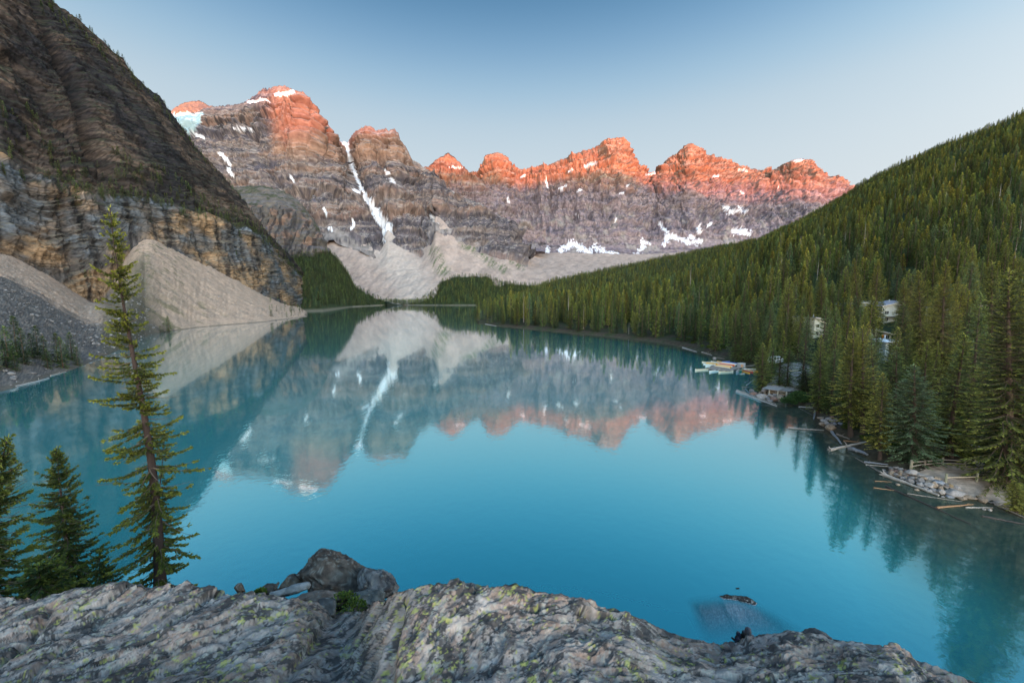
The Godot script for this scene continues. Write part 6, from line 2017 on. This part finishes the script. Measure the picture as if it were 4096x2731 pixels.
# ---------------------------------------------------------------- people on the rocks below the ledge
func body_mesh(bones: Array, cell: float, col: Callable) -> ArrayMesh:
	var lo := Vector3.ONE * 1e9
	var hi := -lo
	for b in bones:
		for k in 2:
			lo = lo.min(b[k] - Vector3.ONE * (b[2 + k] + cell * 2))
			hi = hi.max(b[k] + Vector3.ONE * (b[2 + k] + cell * 2))
	var n := Vector3i(((hi - lo) / cell).ceil()) + Vector3i.ONE
	var f := PackedFloat32Array()
	f.resize(n.x * n.y * n.z)
	for z in n.z:
		for y in n.y:
			for x in n.x:
				var p := lo + Vector3(x, y, z) * cell
				var s := 0.0
				for b in bones:
					var ab: Vector3 = b[1] - b[0]
					var t := clampf((p - b[0]).dot(ab) / maxf(ab.length_squared(), 1e-6), 0, 1)
					var d: float = p.distance_to(b[0] + ab * t) - lerpf(b[2], b[3], t)
					s += exp(-d / 0.022)
				f[(z * n.y + y) * n.x + x] = -0.022 * log(maxf(s, 1e-30))
	var vi := {}
	var v := PackedVector3Array()
	var c := PackedColorArray()
	var idx := PackedInt32Array()
	var at := func(x: int, y: int, z: int) -> int: return (z * n.y + y) * n.x + x
	for z in n.z - 1:
		for y in n.y - 1:
			for x in n.x - 1:
				var m := Vector3.ZERO
				var k := 0
				for e in [[0, 0, 0, 1, 0, 0], [0, 1, 0, 1, 1, 0], [0, 0, 1, 1, 0, 1], [0, 1, 1, 1, 1, 1], [0, 0, 0, 0, 1, 0], [1, 0, 0, 1, 1, 0], [0, 0, 1, 0, 1, 1], [1, 0, 1, 1, 1, 1], [0, 0, 0, 0, 0, 1], [1, 0, 0, 1, 0, 1], [0, 1, 0, 0, 1, 1], [1, 1, 0, 1, 1, 1]]:
					var a: float = f[at.call(x + e[0], y + e[1], z + e[2])]
					var b: float = f[at.call(x + e[3], y + e[4], z + e[5])]
					if (a < 0.0) != (b < 0.0):
						m += Vector3(e[0], e[1], e[2]).lerp(Vector3(e[3], e[4], e[5]), a / (a - b))
						k += 1
				if k:
					vi[at.call(x, y, z)] = v.size()
					var p := lo + (Vector3(x, y, z) + m / k) * cell
					v.append(p)
					c.append(col.call(p))
	for z in range(1, n.z - 1):
		for y in range(1, n.y - 1):
			for x in range(1, n.x - 1):
				var a: bool = f[at.call(x, y, z)] < 0.0
				for ax in 3:
					var o := [[1, 0, 0], [0, 1, 0], [0, 0, 1]]
					var e: Array = o[ax]
					if a == (f[at.call(x + e[0], y + e[1], z + e[2])] < 0.0): continue
					var u: Array = o[(ax + 1) % 3]
					var w: Array = o[(ax + 2) % 3]
					var q := [vi[at.call(x, y, z)], vi[at.call(x - u[0], y - u[1], z - u[2])], vi[at.call(x - u[0] - w[0], y - u[1] - w[1], z - u[2] - w[2])], vi[at.call(x - w[0], y - w[1], z - w[2])]]
					if a: idx.append_array([q[0], q[2], q[1], q[0], q[3], q[2]])
					else: idx.append_array([q[0], q[1], q[2], q[0], q[2], q[3]])
	var N := PackedVector3Array()
	N.resize(v.size())
	for k in range(0, idx.size(), 3):
		var nn := (v[idx[k + 2]] - v[idx[k]]).cross(v[idx[k + 1]] - v[idx[k]])
		for e in 3: N[idx[k + e]] += nn
	for k in N.size(): N[k] = N[k].normalized()
	return arr_mesh(v, c, idx, N)

func build_people() -> void:
	# both sit with their backs to the viewer, hoods up, knees drawn up
	var bones := [[Vector3(0, 0.12, 0), Vector3(0, 0.38, 0.02), 0.155, 0.15], [Vector3(0, 0.38, 0.02), Vector3(0.02, 0.56, -0.03), 0.16, 0.12], [Vector3(-0.14, 0.54, -0.02), Vector3(0.15, 0.54, -0.02), 0.075, 0.075], [Vector3(0.01, 0.58, -0.03), Vector3(0.0, 0.68, -0.05), 0.075, 0.075], [Vector3(0.0, 0.74, -0.06), Vector3(-0.01, 0.82, -0.05), 0.115, 0.105], [Vector3(-0.02, 0.84, 0.0), Vector3(-0.05, 0.92, 0.02), 0.07, 0.035]]
	for s in [-1.0, 1.0]:
		bones.append([Vector3(s * 0.19, 0.53, -0.02), Vector3(s * 0.25, 0.28, -0.10), 0.062, 0.05])
		bones.append([Vector3(s * 0.25, 0.28, -0.10), Vector3(s * 0.12, 0.34, -0.36), 0.05, 0.038])
		bones.append([Vector3(s * 0.09, 0.11, -0.02), Vector3(s * 0.13, 0.42, -0.36), 0.10, 0.065])
		bones.append([Vector3(s * 0.13, 0.42, -0.36), Vector3(s * 0.13, 0.02, -0.46), 0.062, 0.045])
		bones.append([Vector3(s * 0.13, 0.0, -0.46), Vector3(s * 0.14, -0.02, -0.64), 0.045, 0.04])
	for q in [[2999, 2512, 13.6, Color(0.085, 0.08, 0.09), "person in a grey hooded jacket sitting on the rocks below the ledge, back turned", 1.0, 0.2], [2982, 2535, 12.4, Color(0.010, 0.009, 0.008), "person in a black hood sitting just left of the grey hooded one, back turned", 0.95, -0.2]]:
		var top := W(q[0], q[1], q[2])
		var col := func(p: Vector3) -> Color:
			if p.y < 0.07 and p.z < -0.38: return Color(0.03, 0.027, 0.025)
			if p.z < -0.12 and p.y < 0.48 and absf(p.x) < 0.21: return Color(0.022, 0.026, 0.04)
			return q[3]
		var o := put("person", body_mesh(bones, 0.034, col), M.cloth)
		o.scale = Vector3.ONE * q[5]
		o.rotation.y = q[6]
		o.position = top - Vector3(0, 0.94 * q[5], 0)
		tag(o, q[4], "person")
		# the rock each one sits on
		var m := rock(int(q[0]), Vector3(1.5, 2.6, 1.4), 2, 8, 0.1, Color(0.12, 0.11, 0.10), Color(0.26, 0.235, 0.21))
		var b := put("stone", m, M.nearrock)
		b.position = o.position - Vector3(0, 1.26, 0.12)
		tag(b, "stone seat under the person in the %s" % ("grey hooded jacket" if q[6] > 0 else "black hood"), "stone")

func build_near_trees() -> void:
	var spec := [[635, 2344, 462, 830, 12.0, 1.55, 0.03, 0.19, 6, 0.06, 41, 0.165, "tall ragged spruce standing alone against the lake at the left", 0], [650, 2340, 642, 1722, 12.8, 0.75, 0.25, 0.24, 4, 0.42, 42, 0.06, "thin short spruce hidden behind the tall ragged one", 0], [285, 2345, 225, 1795, 13.0, 1.45, 0.02, 0.17, 8, 0.10, 43, 0.11, "small dark full spruce left of the tall ragged one", 1], [-45, 2400, 8, 1752, 9.0, 1.25, 0.02, 0.15, 8, 0.10, 44, 0.09, "dark spruce cut by the left edge above the rock", 1], [165, 2392, 150, 2262, 7.4, 0.95, 0.02, 0.09, 8, 0.05, 45, 0.03, "low spreading spruce sapling on the rock edge in the lower left corner", 1], [400, 2350, 400, 2210, 12.0, 0.8, 0.02, 0.16, 6, 0.1, 46, 0.03, "short bushy spruce between the small full spruce and the tall ragged one", 1]]
	for q in spec:
		var b := W(q[0], q[1], q[4])
		var gy := minf(b.y - 0.05, slope_y(b.x, q[4]) + 0.1)
		var top := W(q[2], q[3], q[4])
		var h := top.y - gy
		var tone := [[Color(0.040, 0.052, 0.012), Color(0.205, 0.212, 0.034)], [Color(0.030, 0.050, 0.016), Color(0.125, 0.145, 0.026)]]
		var lean := Vector3(top.x - b.x, 0, 0)
		var pr := conifer(q[10], h, q[5], q[6], q[7], q[8], 0.20, 0.052, q[9], 0.34, 0.052, tone[q[13]], lean, true, 3, q[11])
		var o := thing("spruce_tree", q[12], "tree", Vector3(b.x, gy, b.z), "spruces at the edge of the rockpile")
		put("trunk", pr[0], M.bark, o)
		put("crown", pr[1], M.needles, o)

func sky_texture() -> ImageTexture:
	# clear dawn sky: deep blue above, pale towards the horizon, warmer and brighter round the sunrise behind the viewer
	var w := 512
	var h := 256
	var im := Image.create(w, h, false, Image.FORMAT_RGBF)
	var stops := [[-90.0, 205, 214, 222], [0.0, 228, 227, 226], [5.0, 221, 227, 231], [10.0, 214, 224, 230], [17.0, 203, 218, 228], [22.0, 188, 209, 224], [26.0, 162, 194, 218], [30.0, 131, 171, 204], [34.0, 101, 146, 184], [38.0, 80, 125, 165], [48.0, 62, 102, 144], [90.0, 52, 90, 134]]
	for y in h:
		var el := 90.0 - (y + 0.5) / h * 180.0
		var c := Color.BLACK
		for k in stops.size() - 1:
			if el >= stops[k][0] and el <= stops[k + 1][0]:
				var t: float = (el - stops[k][0]) / (stops[k + 1][0] - stops[k][0])
				var f := []
				for o in [-1, 0, 1, 2]:
					var s: Array = stops[clampi(k + o, 1 if k > 0 else 0, stops.size() - 1)]
					f.append(lin(s[1], s[2], s[3]))
				c = Color(cubic_interpolate(f[1].r, f[2].r, f[0].r, f[3].r, t), cubic_interpolate(f[1].g, f[2].g, f[0].g, f[3].g, t), cubic_interpolate(f[1].b, f[2].b, f[0].b, f[3].b, t))
		for x in w:
			# the panorama starts at -z and runs towards +x
			var az := (x + 0.5) / w * TAU
			var dir := Vector3(sin(az), 0, -cos(az))
			var er := deg_to_rad(maxf(el, 0.0))
			var off := dir.angle_to(Vector3(sin(SUN_AZ), 0, cos(SUN_AZ))) * cos(er)
			var glow := exp(-pow(off / 0.86, 2.0) - pow(er / 1.3, 2.0))
			var g := Color(c.r * (1.0 + SKY_R * glow) + 0.10 * glow, c.g * (1.0 + SKY_G * glow) + 0.03 * glow, c.b * (1.0 + SKY_B * glow))
			im.set_pixel(x, y, g)
	return ImageTexture.create_from_image(im)

const SKY_R := 21.0
const SKY_G := 16.4
const SKY_B := 12.8

func _ready() -> void:
	rng.seed = 7
	for q in [[nA, 11, FastNoiseLite.FRACTAL_FBM, 5], [nB, 12, FastNoiseLite.FRACTAL_RIDGED, 4], [nC, 13, FastNoiseLite.FRACTAL_FBM, 2]]:
		q[0].seed = q[1]
		q[0].noise_type = FastNoiseLite.TYPE_SIMPLEX_SMOOTH
		q[0].frequency = 1.0
		q[0].fractal_type = q[2]
		q[0].fractal_octaves = q[3]
		q[0].fractal_gain = 0.55

	var cam := Camera3D.new()
	cam.name = "camera"
	cam.position = Vector3(0, CH, 0)
	cam.rotation.x = -TILT
	cam.fov = rad_to_deg(2.0 * atan(1365.5 / F))
	cam.near = 0.05
	cam.far = 40000.0
	add_child(cam)
	cam.current = true

	var we := WorldEnvironment.new()
	we.name = "environment"
	var env := Environment.new()
	env.background_mode = Environment.BG_SKY
	env.sky = Sky.new()
	var sm := PanoramaSkyMaterial.new()
	sm.panorama = sky_texture()
	env.sky.sky_material = sm
	env.background_energy_multiplier = 0.44
	env.tonemap_mode = Environment.TONE_MAPPER_LINEAR
	env.tonemap_exposure = 2.25
	env.sdfgi_enabled = true
	env.ssao_enabled = true
	env.ssil_enabled = true
	we.environment = env
	add_child(we)

	var sun := DirectionalLight3D.new()
	sun.name = "sun"
	sun.light_color = Color(1.0, 0.42, 0.20)
	sun.light_energy = 1.15
	sun.light_angular_distance = 0.6
	sun.shadow_enabled = true
	var sd := Vector3(sin(SUN_AZ) * cos(SUN_EL), sin(SUN_EL), cos(SUN_AZ) * cos(SUN_EL))
	sun.basis = Basis.looking_at(-sd)
	add_child(sun)

	materials()
	land_setup()
	build_unseen_range()
	build_far()
	build_valley()
	build_left()
	for p in pads: clear_px.append(world_poly(p, -1.0))
	clear_px.append(world_poly([[3040, 1560], [3060, 1590], [3140, 1606], [3200, 1600], [3200, 1560], [3120, 1540]]))
	clear_px.append(world_poly([[3540, 1872], [3640, 1862], [3700, 1900], [3800, 1960], [4000, 2010], [4000, 2040], [3760, 1995], [3600, 1940]], 0.5))
	clear_px.append(world_poly([[3260, 1730], [3290, 1655], [3360, 1680], [3400, 1760], [3340, 1770]], 1.0))
	for q in [[3238, 3305, 1346], [3530, 3592, 1292], [3525, 3570, 1450]]:
		var e := on_land((q[0] + q[1]) * 0.5, q[2])
		var r0 := ray(q[0], q[2])
		var r1 := ray(q[1], q[2])
		var d1 := -e.z + 10.0
		var d0 := -e.z * 0.6
		clear_px.append(PackedVector2Array([Vector2(r0.x * d0, -d0), Vector2(r1.x * d0, -d0), Vector2(r1.x * d1, -d1), Vector2(r0.x * d1, -d1)]))
	build_land()
	build_lake()
	build_slope()
	build_rock()
	build_cabins()
	build_landing()
	make_protos()
	place_heroes()
	scatter_land()
	scatter_left()
	place_trees(290 - heroes.size())
	build_near_trees()
	near_stones()
	build_dock()
	boulders()
	build_driftwood()
	build_people()
	undergrowth()
	talus()

func materials() -> void:
	M.rock = rock_mat(0.035, 60.0, 0.62, 3)
	M.farrock = rock_mat(0.006, 250.0, 0.62, 4)
	M.snow = mat(Color.WHITE, 0.7)
	M.ice = mat(Color.WHITE, 0.4)
	M.gravel = rock_mat(0.12, 8.0, 0.74, 6)
	M.farscree = rock_mat(0.01, 30.0, 0.8, 7)
	M.soil = rock_mat(0.1, 8.0, 0.55, 8)
	M.nearrock = rock_mat(1.1, 1.6, 0.5, 9)
	M.ledge = rock_mat(0.9, 0.8, 0.68, 15)
	M.ledge.detail_enabled = true
	M.ledge.detail_uv_layer = BaseMaterial3D.DETAIL_UV_2
	M.ledge.uv2_triplanar = true
	M.ledge.uv2_world_triplanar = true
	M.ledge.uv2_scale = Vector3.ONE * 0.62
	var crust := noise_tex(0.012, 7, 1024, 33, 0, 1)
	var gr := Gradient.new()
	gr.offsets = PackedFloat32Array([0.0, 0.26, 0.28, 0.655, 0.67, 1.0])
	gr.colors = PackedColorArray([Color(0.66, 0.64, 0.58, 0.55), Color(0.66, 0.64, 0.58, 0.45), Color(0.5, 0.5, 0.5, 0.0), Color(0.2, 0.2, 0.2, 0.0), Color(0.21, 0.20, 0.195, 0.85), Color(0.16, 0.155, 0.15, 0.9)])
	crust.color_ramp = gr
	M.ledge.detail_albedo = crust
	M.stone = rock_mat(0.8, 1.2, 0.7, 10)
	M.bark = mat(Color.WHITE, 0.95)
	M.snag = mat(Color(0.62, 0.58, 0.55), 0.95, false)
	M.wood = rock_mat(1.4, 0.6, 0.65, 12)
	M.wood.roughness = 0.85
	M.paint = mat(Color.WHITE, 0.6)
	M.gel = mat(Color.WHITE, 0.35)
	M.glass = mat(Color.WHITE, 0.08)
	M.cloth = mat(Color.WHITE, 0.95)
	M.needles = mat(Color.WHITE, 0.75)
	M.needles.cull_mode = BaseMaterial3D.CULL_DISABLED
	M.needles.backlight_enabled = true
	M.needles.backlight = Color(0.55, 0.62, 0.35)
	M.leaf = mat(Color.WHITE, 0.7)
	M.leaf.cull_mode = BaseMaterial3D.CULL_DISABLED
	M.leaf.backlight_enabled = true
	M.leaf.backlight = Color(0.5, 0.6, 0.3)
	var w := mat(Color.WHITE, 0.035)
	w.transparency = BaseMaterial3D.TRANSPARENCY_ALPHA
	var one := Image.create(4, 4, false, Image.FORMAT_RGB8)
	one.fill(Color.WHITE)
	w.albedo_texture = ImageTexture.create_from_image(one)
	w.metallic = 0.64
	w.metallic_specular = 1.0
	w.clearcoat_enabled = true
	w.clearcoat = 1.0
	w.clearcoat_roughness = 0.035
	w.heightmap_enabled = true
	w.heightmap_texture = noise_tex(0.03, 4, 512, 21, 0, 1, FastNoiseLite.TYPE_SIMPLEX_SMOOTH, true)
	w.heightmap_scale = 0.7
	M.water = w

func boulders() -> void:
	bank_boulders([[285,685,75,45,0],[365,680,80,55,0],[440,705,75,50,3],[300,733,95,50,1],[380,735,80,50,1],[510,725,60,45,1],[295,768,85,75,2],[370,790,65,65,0],[445,765,70,80,2],[510,780,90,60,0],[410,810,55,55,2],[465,848,90,60,0],[520,830,60,45,2],[545,795,45,40,1],[640,770,190,100,3],[605,838,105,60,0],[685,845,55,55,2],[590,890,110,70,0],[755,805,115,55,3],[805,845,85,65,2],[765,885,95,75,0],[700,890,60,40,0],[915,850,125,75,3],[1000,850,115,55,2],[870,900,110,50,2],[765,945,115,60,3],[900,965,130,85,3],[965,950,115,90,2],[1040,920,140,80,4],[825,1000,90,45,0],[895,1035,70,40,3],[960,1030,90,50,0],[1065,1000,75,55,2],[1065,1055,115,70,3],[1145,1050,70,45,0],[1160,950,70,55,0],[1215,960,80,60,5],[1325,990,90,50,3],[1325,1095,260,95,3],[1410,1160,105,55,2],[1550,1150,150,65,2],[1665,1140,80,45,5],[1735,1190,110,70,2],[1970,1235,95,65,3],[2010,1290,60,40,0],[1210,1130,100,45,4],[1095,1130,60,25,0],[385,935,60,30,2],[685,1020,70,30,2],[170,712,55,25,3],[225,745,60,30,0],[1735,1325,60,30,0],[1830,1335,60,35,3]], 3496, 1700, 0.2551, "riprap below the rail fence", "boulders of the riprap", true)
	bank_boulders([[345,370,110,40,2],[455,380,80,40,3],[510,360,65,45,1],[400,412,135,40,3],[505,405,60,40,3],[375,465,105,55,2],[440,450,75,45,3],[500,480,110,50,0],[510,525,140,85,2],[530,435,60,45,0],[560,460,50,40,4],[560,410,60,50,0],[655,455,90,35,4],[575,390,60,40,3]], 3200, 1580, 0.2551, "heap left of the yellowish spruces", "boulders of the middle heap", false)
	bank_boulders([[1245,775,110,65,1],[1420,720,90,55,3],[1380,820,150,75,3],[1340,770,80,40,2],[1420,780,50,45,2],[1510,800,100,60,3],[1520,750,120,45,2],[1595,775,100,65,4],[1690,785,80,45,3],[1480,845,80,40,0],[1570,855,110,75,1],[1495,878,90,40,0],[1660,835,115,75,2],[1665,878,80,25,2],[1215,725,70,50,0],[1585,660,100,45,0],[1290,800,50,40,0],[1350,745,50,30,2],[630,207,55,28,3]], 2700, 1380, 0.2551, "bank below the timber deck", "boulders of the deck bank", false)
